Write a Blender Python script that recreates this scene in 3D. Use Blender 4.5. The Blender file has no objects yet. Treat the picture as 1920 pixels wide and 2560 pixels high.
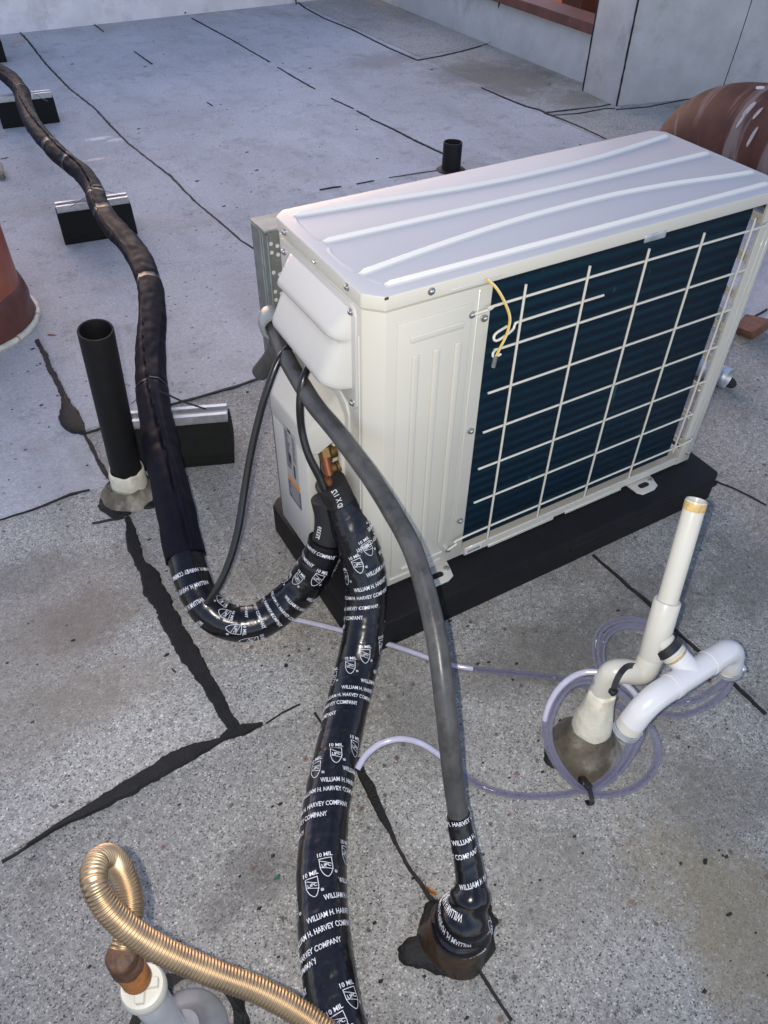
import bpy, bmesh, math, random
from mathutils import Vector, Matrix, noise
random.seed(7)
C = bpy.context.scene
COL = C.collection

# ------------------------------------------------------------------ camera, sky, lamps, exposure
F_PX, PITCH, ROLL, YAW = 1941.5, 0.7711, 0.0187, 1.0364          # solved from the casing's edges
CAM = Vector((-0.4402, -0.7888, 1.1683))
_f0 = Vector((math.cos(YAW), math.sin(YAW), 0)); _r0 = Vector((math.sin(YAW), -math.cos(YAW), 0)); _u0 = Vector((0, 0, 1))
FWD = math.cos(PITCH) * _f0 - math.sin(PITCH) * _u0
_up = math.sin(PITCH) * _f0 + math.cos(PITCH) * _u0
RGT = math.cos(ROLL) * _r0 + math.sin(ROLL) * _up
UPV = -math.sin(ROLL) * _r0 + math.cos(ROLL) * _up
cd = bpy.data.cameras.new('camera'); cam = bpy.data.objects.new('camera', cd); COL.objects.link(cam)
M = Matrix((RGT, UPV, -FWD)).transposed().to_4x4(); M.translation = CAM
cam.matrix_world = M
cd.sensor_fit = 'VERTICAL'; cd.sensor_height = 36.0; cd.lens = F_PX / 2560 * 36.0
cd.clip_start = 0.02; cd.clip_end = 500
C.camera = cam

w = bpy.data.worlds.new("World"); C.world = w; w.use_nodes = True
wn = w.node_tree.nodes; wl = w.node_tree.links; wn.clear()
sky = wn.new('ShaderNodeTexSky'); sky.sky_type = 'NISHITA'; sky.sun_disc = False
SUN_EL, SUN_AZ = math.radians(14.0), math.radians(86.0)            # azimuth of the sun as an angle from +X
sky.sun_elevation = SUN_EL; sky.sun_rotation = math.radians(90) - SUN_AZ
sky.air_density = 1.0; sky.dust_density = 1.0; sky.ozone_density = 1.0
bg = wn.new('ShaderNodeBackground'); bg.inputs['Strength'].default_value = 0.15
wo = wn.new('ShaderNodeOutputWorld')
tint = wn.new('ShaderNodeMix'); tint.data_type = 'RGBA'; tint.blend_type = 'MULTIPLY'; tint.inputs[0].default_value = 1.0
tint.inputs[7].default_value = (1.09, 0.94, 1.00, 1)             # the lavender cast of the dusk sky, the same everywhere
wl.new(sky.outputs[0], tint.inputs[6]); wl.new(tint.outputs[2], bg.inputs[0]); wl.new(bg.outputs[0], wo.inputs[0])

sl = bpy.data.lights.new('sun', 'SUN'); sl.energy = 0.10; sl.angle = math.radians(50); sl.color = (1.0, 0.93, 0.90)
so = bpy.data.objects.new('sun', sl); COL.objects.link(so)
_d = Vector((math.cos(SUN_AZ) * math.cos(SUN_EL), math.sin(SUN_AZ) * math.cos(SUN_EL), math.sin(SUN_EL)))
so.rotation_euler = (-_d).to_track_quat('-Z', 'Y').to_euler()
# the phone's own flash, lit in the photograph (hard shadows just right of everything near)
fl = bpy.data.lights.new('camera_flash', 'SPOT'); fl.energy = 24.0; fl.shadow_soft_size = 0.004; fl.color = (1.0, 0.93, 0.83)
fl.spot_size = math.radians(110); fl.spot_blend = 0.9
fo = bpy.data.objects.new('camera_flash', fl); COL.objects.link(fo)
Mf = M.copy(); Mf.translation = CAM - RGT * 0.026 + UPV * 0.004; fo.matrix_world = Mf

C.view_settings.view_transform = 'Standard'; C.view_settings.look = 'None'
C.view_settings.gamma = 1.0; C.view_settings.use_curve_mapping = False
C.view_settings.exposure = 1.25
C.render.engine = 'CYCLES'
C.cycles.use_denoising = True
C.cycles.max_bounces = 10; C.cycles.transparent_max_bounces = 16; C.cycles.transmission_bounces = 10

# ------------------------------------------------------------------ helpers
K = 1920 / 1659
def _ray(x, y):
    return FWD + RGT * ((x * K - 960) / F_PX) - UPV * ((y * K - 1280) / F_PX)
def at(x, y, z=0.0):
    d = _ray(x, y); return CAM + d * ((z - CAM.z) / d.z)
def atx(x, y, X):
    d = _ray(x, y); return CAM + d * ((X - CAM.x) / d.x)
def aty(x, y, Y):
    d = _ray(x, y); return CAM + d * ((Y - CAM.y) / d.y)

def new_obj(name, me, parent=None):
    o = bpy.data.objects.new(name, me); COL.objects.link(o)
    if parent is not None: o.parent = parent
    return o
def tag(o, label=None, cat=None, group=None, kind=None):
    if label: o['label'] = label
    if cat: o['category'] = cat
    if group: o['group'] = group
    if kind: o['kind'] = kind
    return o
def empty(name, loc, label, cat, group=None):
    o = new_obj(name, None); o.location = loc
    o.empty_display_size = 0.05
    return tag(o, label, cat, group)
def world_loc(o):
    v = Vector((0, 0, 0))
    while o is not None:
        v += o.location; o = o.parent
    return v

class MB:
    """collects shapes, builds ONE mesh object"""
    def __init__(s): s.bm = bmesh.new()
    def poly_prism(s, pts, z0, z1, bevel=0.0, segs=1, axis='z'):
        bm = bmesh.new()
        def mk(a, b, c):
            return {'z': (a, b, c), 'y': (a, c, b), 'x': (c, a, b)}[axis]
        lo = [bm.verts.new(mk(p[0], p[1], z0)) for p in pts]; hi = [bm.verts.new(mk(p[0], p[1], z1)) for p in pts]
        bm.faces.new(lo[::-1]); bm.faces.new(hi)
        n = len(pts)
        for i in range(n): bm.faces.new((lo[i], lo[(i + 1) % n], hi[(i + 1) % n], hi[i]))
        bmesh.ops.recalc_face_normals(bm, faces=bm.faces)
        if bevel > 0:
            bmesh.ops.bevel(bm, geom=list(bm.edges), offset=bevel, segments=segs, profile=0.5, affect='EDGES', clamp_overlap=True)
        s.join(bm); return s
    def box(s, p0, p1, bevel=0.0, segs=1):
        x0, x1 = sorted((p0[0], p1[0])); y0, y1 = sorted((p0[1], p1[1])); z0, z1 = sorted((p0[2], p1[2]))
        return s.poly_prism([(x0, y0), (x1, y0), (x1, y1), (x0, y1)], z0, z1, bevel, segs)
    def join(s, bm, mat=None):
        if mat is not None: bmesh.ops.transform(bm, matrix=mat, verts=bm.verts)
        me = bpy.data.meshes.new('tmp'); bm.to_mesh(me); bm.free(); s.bm.from_mesh(me); bpy.data.meshes.remove(me)
    def hull(s, pts, bevel=0.0, segs=1):
        bm = bmesh.new()
        vs = [bm.verts.new(p) for p in pts]
        r = bmesh.ops.convex_hull(bm, input=vs)
        junk = [v for v in bm.verts if not v.link_faces]
        for v in junk: bm.verts.remove(v)
        bmesh.ops.dissolve_limit(bm, angle_limit=0.02, verts=bm.verts, edges=bm.edges)
        bmesh.ops.recalc_face_normals(bm, faces=bm.faces)
        if bevel > 0:
            bmesh.ops.bevel(bm, geom=list(bm.edges), offset=bevel, segments=segs, profile=0.5, affect='EDGES', clamp_overlap=True)
        s.join(bm); return s
    def lathe(s, base, axis, prof, segs=24, cap0=True, cap1=True):
        """prof: list of (radius, distance along axis)"""
        axis = Vector(axis).normalized(); base = Vector(base)
        a = axis.orthogonal().normalized(); b = axis.cross(a)
        bm = s.bm; rings = []
        for r, h in prof:
            if r < 1e-6: rings.append([bm.verts.new(base + axis * h)])
            else: rings.append([bm.verts.new(base + axis * h + (a * math.cos(t) + b * math.sin(t)) * r) for t in [2 * math.pi * i / segs for i in range(segs)]])
        for R0, R1 in zip(rings, rings[1:]):
            for i in range(segs):
                j = (i + 1) % segs
                if len(R0) == 1 and len(R1) == 1: continue
                if len(R0) == 1: bm.faces.new((R0[0], R1[j], R1[i]))
                elif len(R1) == 1: bm.faces.new((R0[i], R0[j], R1[0]))
                else: bm.faces.new((R0[i], R0[j], R1[j], R1[i]))
        if cap0 and len(rings[0]) > 1: bm.faces.new(rings[0][::-1])
        if cap1 and len(rings[-1]) > 1: bm.faces.new(rings[-1])
        return s
    def cyl(s, p0, p1, r, segs=16, r1=None):
        d = Vector(p1) - Vector(p0)
        return s.lathe(p0, d, [(r, 0), (r if r1 is None else r1, d.length)], segs)
    def sweep(s, tube, rfun, segs=20, cap=True, s0=0.0, s1=None, step=None):
        s1 = tube.L if s1 is None else s1
        n = max(2, int((s1 - s0) / (step or tube.step)) + 1)
        bm = s.bm; rings = []
        for i in range(n):
            t = s0 + (s1 - s0) * i / (n - 1)
            rings.append([bm.verts.new(tube.pt(t, 2 * math.pi * k / segs, rfun(t, 2 * math.pi * k / segs) if callable(rfun) else rfun)) for k in range(segs)])
        for R0, R1 in zip(rings, rings[1:]):
            for i in range(segs):
                j = (i + 1) % segs; bm.faces.new((R0[i], R0[j], R1[j], R1[i]))
        if cap: bm.faces.new(rings[0][::-1]); bm.faces.new(rings[-1])
        return s
    def ribbon(s, pts, width, thick, up=None):
        """flat strap along points (list of (point, normal))"""
        bm = s.bm; rows = []
        for i, (p, n) in enumerate(pts):
            p = Vector(p); n = Vector(n).normalized()
            a = Vector(pts[max(0, i - 1)][0]); b = Vector(pts[min(len(pts) - 1, i + 1)][0])
            t = (b - a).normalized(); c = t.cross(n).normalized()
            rows.append([bm.verts.new(p + c * width / 2), bm.verts.new(p - c * width / 2), bm.verts.new(p - c * width / 2 + n * thick), bm.verts.new(p + c * width / 2 + n * thick)])
        for A, B in zip(rows, rows[1:]):
            for i in range(4):
                j = (i + 1) % 4; bm.faces.new((A[i], A[j], B[j], B[i]))
        bm.faces.new(rows[0][::-1]); bm.faces.new(rows[-1])
        return s
    def build(s, name, m, parent=None, smooth=40, recalc=True):
        bm = s.bm
        if recalc: bmesh.ops.recalc_face_normals(bm, faces=bm.faces)
        if parent is not None:
            bmesh.ops.translate(bm, vec=-world_loc(parent), verts=bm.verts)
        me = bpy.data.meshes.new(name); bm.to_mesh(me); bm.free()
        me.materials.append(m)
        if smooth:
            me.shade_smooth(); me.set_sharp_from_angle(angle=math.radians(smooth))
        return new_obj(name, me, parent)

class Tube:
    """smooth curve through points with a frame that faces the photographer"""
    def __init__(s, pts, step=0.004, ref=(-0.32, -0.55, 0.77)):
        P = [Vector(p) for p in pts]
        P = [P[0] * 2 - P[1]] + P + [P[-1] * 2 - P[-2]]
        raw = []
        for i in range(1, len(P) - 2):
            p0, p1, p2, p3 = P[i - 1:i + 3]
            # centripetal-like Catmull-Rom
            for j in range(40):
                t = j / 40
                raw.append(0.5 * ((2 * p1) + (-p0 + p2) * t + (2 * p0 - 5 * p1 + 4 * p2 - p3) * t * t + (-p0 + 3 * p1 - 3 * p2 + p3) * t ** 3))
        raw.append(P[-2].copy())
        for _ in range(6):
            raw = [raw[0]] + [(raw[i - 1] + raw[i] * 2 + raw[i + 1]) / 4 for i in range(1, len(raw) - 1)] + [raw[-1]]
        acc = [0.0]
        for a, b in zip(raw, raw[1:]): acc.append(acc[-1] + (b - a).length)
        s.L = acc[-1]; s.step = step
        n = max(8, int(s.L / step)); s.n = n
        s.P = []; k = 0
        for i in range(n + 1):
            t = s.L * i / n
            while k < len(acc) - 2 and acc[k + 1] < t: k += 1
            u = (t - acc[k]) / max(1e-9, acc[k + 1] - acc[k]); s.P.append(raw[k].lerp(raw[k + 1], u))
        s.T = [(s.P[min(n, i + 2)] - s.P[max(0, i - 2)]).normalized() for i in range(n + 1)]
        ref = Vector(ref); s.N = []; last = None
        for T in s.T:
            v = ref - T * ref.dot(T)
            if last is not None and v.length < 0.25: v = last - T * last.dot(T)
            v.normalize(); last = v; s.N.append(v)
        for _ in range(4):
            s.N = [s.N[0]] + [((s.N[i - 1] + s.N[i] + s.N[i + 1])).normalized() for i in range(1, n)] + [s.N[-1]]
        s.B = [T.cross(N) for T, N in zip(s.T, s.N)]
    def frame(s, t):
        f = max(0.0, min(s.n - 1e-6, t / s.L * s.n)); i = int(f); u = f - i
        return (s.P[i].lerp(s.P[i + 1], u), s.T[i].lerp(s.T[i + 1], u), s.N[i].lerp(s.N[i + 1], u).normalized(), s.B[i].lerp(s.B[i + 1], u).normalized())
    def pt(s, t, th, r):
        p, T, N, B = s.frame(t)
        return p + (N * math.cos(th) + B * math.sin(th)) * r
    def near(s, q):
        q = Vector(q); return min(range(s.n + 1), key=lambda i: (s.P[i] - q).length) / s.n * s.L

# ------------------------------------------------------------------ materials
def mat(name, col, rough=0.5, metal=0.0, var=0.0, vscale=20.0, bump=0.0, bscale=120.0, spec=0.5, coat=0.0, stain=None, stain_scale=8.0, stain_amt=0.0, stain_lo=0.5, rvar=0.0, aniso=None):
    m = bpy.data.materials.new(name); m.use_nodes = True
    nt = m.node_tree; N = nt.nodes; L = nt.links; b = N['Principled BSDF']
    b.inputs['Roughness'].default_value = rough; b.inputs['Metallic'].default_value = metal
    b.inputs['Specular IOR Level'].default_value = spec; b.inputs['Coat Weight'].default_value = coat; b.inputs['Coat Roughness'].default_value = 0.08
    tc = N.new('ShaderNodeTexCoord'); out = None
    rgb = N.new('ShaderNodeRGB'); rgb.outputs[0].default_value = (*col, 1); out = rgb.outputs[0]
    if var > 0:
        n = N.new('ShaderNodeTexNoise'); n.inputs['Scale'].default_value = vscale; n.inputs['Detail'].default_value = 5; n.inputs['Roughness'].default_value = 0.65
        L.new(tc.outputs['Object'], n.inputs['Vector'])
        mr = N.new('ShaderNodeMapRange'); mr.inputs[1].default_value = 0.3; mr.inputs[2].default_value = 0.7; mr.inputs[3].default_value = 1 - var; mr.inputs[4].default_value = 1 + var
        L.new(n.outputs[0], mr.inputs[0])
        mx = N.new('ShaderNodeVectorMath'); mx.operation = 'SCALE'; L.new(out, mx.inputs[0]); L.new(mr.outputs[0], mx.inputs['Scale']); out = mx.outputs[0]
        if rvar > 0:
            mr2 = N.new('ShaderNodeMapRange'); mr2.inputs[1].default_value = 0.3; mr2.inputs[2].default_value = 0.7; mr2.inputs[3].default_value = max(0.02, rough - rvar); mr2.inputs[4].default_value = rough + rvar
            L.new(n.outputs[0], mr2.inputs[0]); L.new(mr2.outputs[0], b.inputs['Roughness'])
    if stain:
        n = N.new('ShaderNodeTexNoise'); n.inputs['Scale'].default_value = stain_scale; n.inputs['Detail'].default_value = 6; n.inputs['Roughness'].default_value = 0.7
        L.new(tc.outputs['Object'], n.inputs['Vector'])
        cr = N.new('ShaderNodeMapRange'); cr.inputs[1].default_value = stain_lo; cr.inputs[2].default_value = stain_lo + 0.14; cr.inputs[4].default_value = stain_amt
        L.new(n.outputs[0], cr.inputs[0])
        mx = N.new('ShaderNodeMix'); mx.data_type = 'RGBA'; L.new(cr.outputs[0], mx.inputs[0]); L.new(out, mx.inputs[6]); mx.inputs[7].default_value = (*stain, 1); out = mx.outputs[2]
    L.new(out, b.inputs['Base Color'])
    if bump > 0:
        n = N.new('ShaderNodeTexNoise'); n.inputs['Scale'].default_value = bscale; n.inputs['Detail'].default_value = 4
        L.new(tc.outputs['Object'], n.inputs['Vector'])
        bp = N.new('ShaderNodeBump'); bp.inputs['Strength'].default_value = bump; bp.inputs['Distance'].default_value = 0.003
        L.new(n.outputs[0], bp.inputs['Height']); L.new(bp.outputs[0], b.inputs['Normal'])
    return m

def roof_material():
    m = bpy.data.materials.new('granulated_cap_sheet'); m.use_nodes = True
    nt = m.node_tree; N = nt.nodes; L = nt.links; b = N['Principled BSDF']
    geo = N.new('ShaderNodeNewGeometry'); P = geo.outputs['Position']
    def tex_noise(sc, det=4, ro=0.6, vec=P):
        n = N.new('ShaderNodeTexNoise'); n.inputs['Scale'].default_value = sc; n.inputs['Detail'].default_value = det; n.inputs['Roughness'].default_value = ro
        L.new(vec, n.inputs['Vector']); return n.outputs[0]
    def rng(v, a, b_, c, d):
        r = N.new('ShaderNodeMapRange'); r.inputs[1].default_value = a; r.inputs[2].default_value = b_; r.inputs[3].default_value = c; r.inputs[4].default_value = d
        L.new(v, r.inputs[0]); return r.outputs[0]
    def mul(a, b_):
        r = N.new('ShaderNodeMath'); r.operation = 'MULTIPLY'
        for i, v in enumerate((a, b_)):
            if isinstance(v, (int, float)): r.inputs[i].default_value = v
            else: L.new(v, r.inputs[i])
        return r.outputs[0]
    def mix(f, a, b_):
        x = N.new('ShaderNodeMix'); x.data_type = 'RGBA'
        if isinstance(f, (int, float)): x.inputs[0].default_value = f
        else: L.new(f, x.inputs[0])
        for i, v in ((6, a), (7, b_)):
            if isinstance(v, tuple): x.inputs[i].default_value = (*v, 1)
            else: L.new(v, x.inputs[i])
        return x.outputs[2]
    vo = N.new('ShaderNodeTexVoronoi'); vo.inputs['Scale'].default_value = 490; L.new(P, vo.inputs['Vector'])
    sep = N.new('ShaderNodeSeparateColor'); L.new(vo.outputs['Color'], sep.inputs[0])
    cr = N.new('ShaderNodeValToRGB'); L.new(sep.outputs[0], cr.inputs[0]); cr.color_ramp.interpolation = 'CONSTANT'
    e = cr.color_ramp.elements; e[0].position = 0; e[0].color = (0.10, 0.098, 0.096, 1); e[1].position = 0.08; e[1].color = (0.26, 0.257, 0.252, 1)
    for p_, c_ in ((0.34, (0.325, 0.322, 0.316, 1)), (0.62, (0.38, 0.376, 0.368, 1)), (0.88, (0.44, 0.436, 0.428, 1)), (0.965, (0.64, 0.635, 0.625, 1))):
        q = e.new(p_); q.color = c_
    clump = rng(tex_noise(95, 3, 0.7), 0.32, 0.68, 0.72, 1.22)
    fade = tex_noise(1.3, 5, 0.6)
    oi = N.new('ShaderNodeObjectInfo')
    soft = mix(oi.outputs['Alpha'], (0.352, 0.349, 0.343), cr.outputs[0])
    cs = N.new('ShaderNodeMath'); cs.operation = 'MULTIPLY_ADD'; L.new(clump, cs.inputs[0]); L.new(oi.outputs['Alpha'], cs.inputs[1])
    iv = N.new('ShaderNodeMath'); iv.operation = 'SUBTRACT'; iv.inputs[0].default_value = 1.0; L.new(oi.outputs['Alpha'], iv.inputs[1]); L.new(iv.outputs[0], cs.inputs[2])
    col = N.new('ShaderNodeVectorMath'); col.operation = 'SCALE'; L.new(soft, col.inputs[0]); L.new(cs.outputs[0], col.inputs['Scale'])
    big = rng(fade, 0.33, 0.67, 0.84, 1.10)
    c2 = N.new('ShaderNodeVectorMath'); c2.operation = 'SCALE'; L.new(col.outputs[0], c2.inputs[0]); L.new(big, c2.inputs['Scale'])
    out = c2.outputs[0]
    # soot blotches, brownish dirt and a few rust specks that belong to the sheet
    out = mix(rng(tex_noise(7.5, 9, 0.8), 0.53, 0.72, 0, 0.66), out, (0.085, 0.083, 0.079))
    out = mix(rng(tex_noise(3.1, 6, 0.7), 0.53, 0.74, 0, 0.55), out, (0.20, 0.165, 0.125))
    mpv = N.new('ShaderNodeMapping'); mpv.inputs['Scale'].default_value = (3.0, 0.9, 1); mpv.inputs['Rotation'].default_value = (0, 0, 0.35); L.new(P, mpv.inputs[0])
    out = mix(rng(tex_noise(1.7, 7, 0.65, mpv.outputs[0]), 0.52, 0.72, 0, 0.42), out, (0.17, 0.168, 0.165))
    out = mix(rng(tex_noise(2.3, 6, 0.6, mpv.outputs[0]), 0.60, 0.75, 0, 0.35), out, (0.50, 0.48, 0.47))
    out = mix(rng(tex_noise(33, 3, 0.6), 0.66, 0.74, 0, 0.5), out, (0.07, 0.066, 0.06))
    v2 = N.new('ShaderNodeTexVoronoi'); v2.inputs['Scale'].default_value = 42; L.new(P, v2.inputs['Vector'])
    s2 = N.new('ShaderNodeSeparateColor'); L.new(v2.outputs['Color'], s2.inputs[0])
    spot = mul(rng(v2.outputs['Distance'], 0.10, 0.22, 1, 0), rng(s2.outputs[0], 0.86, 0.87, 0, 0.8))
    out = mix(spot, out, (0.05, 0.042, 0.036))
    spot2 = mul(rng(v2.outputs['Distance'], 0.12, 0.24, 1, 0), rng(s2.outputs[1], 0.955, 0.96, 0, 0.7))
    out = mix(spot2, out, (0.16, 0.05, 0.025))
    # silt left by ponding water along the right parapet, and around fixed spots
    def blob(cx, cy, rx, ry, col_, amt, rag=0.5):
        nonlocal out
        mp = N.new('ShaderNodeMapping'); mp.vector_type = 'TEXTURE'; L.new(P, mp.inputs[0])
        mp.inputs['Location'].default_value = (cx, cy, 0); mp.inputs['Scale'].default_value = (rx, ry, 10)
        ln = N.new('ShaderNodeVectorMath'); ln.operation = 'LENGTH'; L.new(mp.outputs[0], ln.inputs[0])
        ad = N.new('ShaderNodeMath'); ad.operation = 'ADD'; L.new(ln.outputs['Value'], ad.inputs[0]); L.new(rng(tex_noise(3.0 / max(rx, ry), 9, 0.8), 0.2, 0.8, -0.75, 0.75), ad.inputs[1])
        out = mix(rng(ad.outputs[0], 0.45, 1.0, amt, 0), out, col_)
    for a in BLOBS: blob(*a)
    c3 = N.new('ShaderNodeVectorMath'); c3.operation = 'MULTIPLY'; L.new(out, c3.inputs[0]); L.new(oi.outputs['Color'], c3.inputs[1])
    L.new(c3.outputs[0], b.inputs['Base Color'])
    b.inputs['Roughness'].default_value = 0.72; b.inputs['Specular IOR Level'].default_value = 0.5
    bp = N.new('ShaderNodeBump'); bp.inputs['Strength'].default_value = 0.55; bp.inputs['Distance'].default_value = 0.0012
    L.new(sep.outputs[1], bp.inputs['Height']); L.new(bp.outputs[0], b.inputs['Normal'])
    return m

BLOBS = []
for (x, y, rx, ry, c, a) in [(1090, 170, 0.30, 0.30, (0.12, 0.115, 0.10), 0.75), (1000, 160, 0.22, 0.18, (0.14, 0.13, 0.11), 0.6), (830, 130, 0.22, 0.16, (0.17, 0.15, 0.13), 0.55),
                             (1250, 215, 0.16, 0.10, (0.14, 0.125, 0.10), 0.6), (120, 1300, 0.22, 0.12, (0.19, 0.16, 0.135), 0.5), (60, 1420, 0.16, 0.10, (0.18, 0.155, 0.13), 0.5), (200, 1330, 0.10, 0.07, (0.16, 0.13, 0.11), 0.5),
                             (250, 1480, 0.12, 0.06, (0.22, 0.19, 0.16), 0.5), (1330, 1500, 0.10, 0.10, (0.19, 0.17, 0.145), 0.45), (1100, 1430, 0.12, 0.06, (0.15, 0.14, 0.125), 0.5), (1640, 2050, 0.10, 0.22, (0.24, 0.20, 0.12), 0.6),
                             (178, 54, 0.05, 0.03, (0.50, 0.27, 0.18), 0.8), (130, 56, 0.05, 0.03, (0.50, 0.25, 0.16), 0.8), (45, 86, 0.06, 0.03, (0.48, 0.27, 0.2), 0.6), (212, 300, 0.05, 0.02, (0.62, 0.61, 0.58), 0.8), (250, 303, 0.04, 0.02, (0.6, 0.58, 0.55), 0.6), (205, 345, 0.05, 0.015, (0.60, 0.5, 0.42), 0.8),
                             (1250, 1390, 0.14, 0.08, (0.11, 0.105, 0.095), 0.6), (1420, 1290, 0.10, 0.09, (0.12, 0.115, 0.105), 0.55), (900, 1560, 0.06, 0.10, (0.13, 0.12, 0.105), 0.5), (1640, 1240, 0.12, 0.10, (0.13, 0.125, 0.115), 0.5), (1560, 1720, 0.10, 0.08, (0.15, 0.14, 0.12), 0.5), (90, 1560, 0.14, 0.08, (0.17, 0.15, 0.125), 0.5), (480, 1980, 0.03, 0.02, (0.11, 0.105, 0.10), 0.5), (560, 1880, 0.06, 0.05, (0.10, 0.095, 0.09), 0.5), (1480, 880, 0.2, 0.1, (0.17, 0.165, 0.155), 0.4), (520, 1250, 0.06, 0.05, (0.15, 0.145, 0.13), 0.4), (1200, 1900, 0.10, 0.08, (0.19, 0.18, 0.16), 0.4), (60, 1240, 0.10, 0.06, (0.14, 0.13, 0.12), 0.45),
                             (200, 500, 0.14, 0.10, (0.22, 0.23, 0.21), 0.4), (560, 660, 0.10, 0.2, (0.22, 0.21, 0.2), 0.4), (1330, 800, 0.16, 0.16, (0.16, 0.15, 0.14), 0.35)]:
    g = at(x, y, 0); BLOBS.append((g.x, g.y, rx * 1.25, ry * 1.25, c, min(0.85, a * 1.0)))

M_roof = roof_material()
M_base = mat('roof_underlay', (0.035, 0.034, 0.034), 0.8, var=0.2)
M_tar = mat('bitumen', (0.010, 0.0098, 0.0095), 0.6, spec=0.3, var=0.35, vscale=40, bump=0.8, bscale=260, stain=(0.22, 0.215, 0.205), stain_scale=260, stain_amt=0.85, stain_lo=0.70)
M_seam = mat('seam_bitumen', (0.018, 0.0175, 0.018), 0.7, spec=0.3, var=0.4, vscale=60, bump=0.6, bscale=300)
M_wall = mat('wall_membrane', (0.47, 0.465, 0.465), 0.62, var=0.14, vscale=6, bump=0.35, bscale=160, stain=(0.20, 0.19, 0.175), stain_scale=3.5, stain_amt=0.55, stain_lo=0.55)
M_farwall = mat('white_wall_coating', (0.78, 0.745, 0.745), 0.6, var=0.1, vscale=5, bump=0.3, bscale=120, stain=(0.4, 0.38, 0.36), stain_scale=3, stain_amt=0.5, stain_lo=0.55)
M_cop = mat('coping_brown', (0.13, 0.045, 0.032), 0.5, var=0.3, vscale=9, bump=0.2, bscale=60, stain=(0.26, 0.17, 0.14), stain_scale=22, stain_amt=0.5, stain_lo=0.6)
M_orange = mat('orange_stucco', (0.62, 0.17, 0.07), 0.8, var=0.1, vscale=3, bump=0.3)
M_post = mat('brown_post', (0.085, 0.022, 0.015), 0.5, var=0.2)
M_blue = mat('pale_blue_paint', (0.16, 0.30, 0.50), 0.5, var=0.1)
M_street = mat('street_asphalt', (0.05, 0.05, 0.05), 0.9, var=0.2, vscale=0.5)
M_cream = mat('cream_enamel', (0.50, 0.487, 0.43), 0.36, var=0.02, vscale=5, bump=0.03, bscale=700, coat=0.25)
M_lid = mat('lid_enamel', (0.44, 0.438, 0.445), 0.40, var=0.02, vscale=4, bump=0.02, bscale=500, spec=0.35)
def lid_painted_light():
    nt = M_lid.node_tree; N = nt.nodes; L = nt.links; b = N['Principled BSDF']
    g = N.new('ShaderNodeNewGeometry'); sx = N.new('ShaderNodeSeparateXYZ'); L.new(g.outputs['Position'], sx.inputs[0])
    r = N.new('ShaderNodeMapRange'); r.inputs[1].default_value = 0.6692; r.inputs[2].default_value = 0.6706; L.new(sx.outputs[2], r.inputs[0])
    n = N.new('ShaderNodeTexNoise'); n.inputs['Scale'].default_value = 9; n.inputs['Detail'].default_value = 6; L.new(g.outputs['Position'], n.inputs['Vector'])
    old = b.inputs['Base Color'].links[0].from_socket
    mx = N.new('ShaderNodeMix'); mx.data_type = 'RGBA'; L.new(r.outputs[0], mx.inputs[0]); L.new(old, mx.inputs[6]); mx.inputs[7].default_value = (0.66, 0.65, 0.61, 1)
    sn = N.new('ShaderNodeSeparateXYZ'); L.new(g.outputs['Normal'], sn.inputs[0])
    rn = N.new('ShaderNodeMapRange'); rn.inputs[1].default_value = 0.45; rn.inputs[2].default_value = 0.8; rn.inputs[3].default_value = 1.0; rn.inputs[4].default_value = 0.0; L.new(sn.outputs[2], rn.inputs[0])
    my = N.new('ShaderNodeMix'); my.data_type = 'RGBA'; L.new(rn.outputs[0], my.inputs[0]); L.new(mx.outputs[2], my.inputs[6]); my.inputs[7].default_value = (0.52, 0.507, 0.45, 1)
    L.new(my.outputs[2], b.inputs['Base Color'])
lid_painted_light()                                                     # ribs and skirt paler than the flat: flash light put into the colour
M_plastic = mat('hood_plastic', (0.50, 0.495, 0.47), 0.40, var=0.02, bump=0.02, bscale=900)
M_cover = mat('cover_enamel', (0.52, 0.51, 0.47), 0.36, var=0.02, bump=0.02, bscale=700)
M_wire = mat('guard_wire_white', (0.56, 0.54, 0.47), 0.35, coat=0.2)
M_screw = mat('zinc_screw', (0.55, 0.55, 0.55), 0.28, 1.0, var=0.2, vscale=200)
M_galv = mat('galvanised_steel', (0.52, 0.55, 0.58), 0.5, 0.75, var=0.22, vscale=60, rvar=0.12, bump=0.1, bscale=150)
M_galvd = mat('dull_galvanised_steel', (0.19, 0.21, 0.205), 0.5, 0.4, var=0.25, vscale=40)
M_dark = mat('dark_gap', (0.006, 0.006, 0.006), 0.8)
M_rubber = mat('recycled_rubber', (0.010, 0.0105, 0.010), 0.8, spec=0.2, var=0.25, vscale=150, bump=0.6, bscale=420, stain=(0.05, 0.055, 0.05), stain_scale=300, stain_amt=0.5, stain_lo=0.66)
M_pad = mat('pad_plastic', (0.008, 0.008, 0.0095), 0.6, spec=0.2, var=0.25, vscale=14, bump=0.35, bscale=500, stain=(0.3, 0.3, 0.3), stain_scale=75, stain_amt=0.6, stain_lo=0.775)
M_abs = mat('black_pipe_plastic', (0.007, 0.007, 0.0075), 0.55, spec=0.22, var=0.25, vscale=30, bump=0.2, bscale=300)
M_tape = mat('black_wrap_tape', (0.004, 0.004, 0.0065), 0.25, spec=0.4, var=0.2, vscale=60, rvar=0.05, bump=0.12, bscale=90, coat=0.12)
M_wrap = mat('satin_black_wrap', (0.0085, 0.0085, 0.0135), 0.55, spec=0.05, var=0.2, vscale=12, rvar=0.08, bump=0.18, bscale=45)
M_wrap.node_tree.nodes['Principled BSDF'].inputs['Specular Tint'].default_value = (0.5, 0.62, 1.0, 1)
M_band = mat('tape_band_black', (0.003, 0.003, 0.006), 0.35, spec=0.15)
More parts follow.
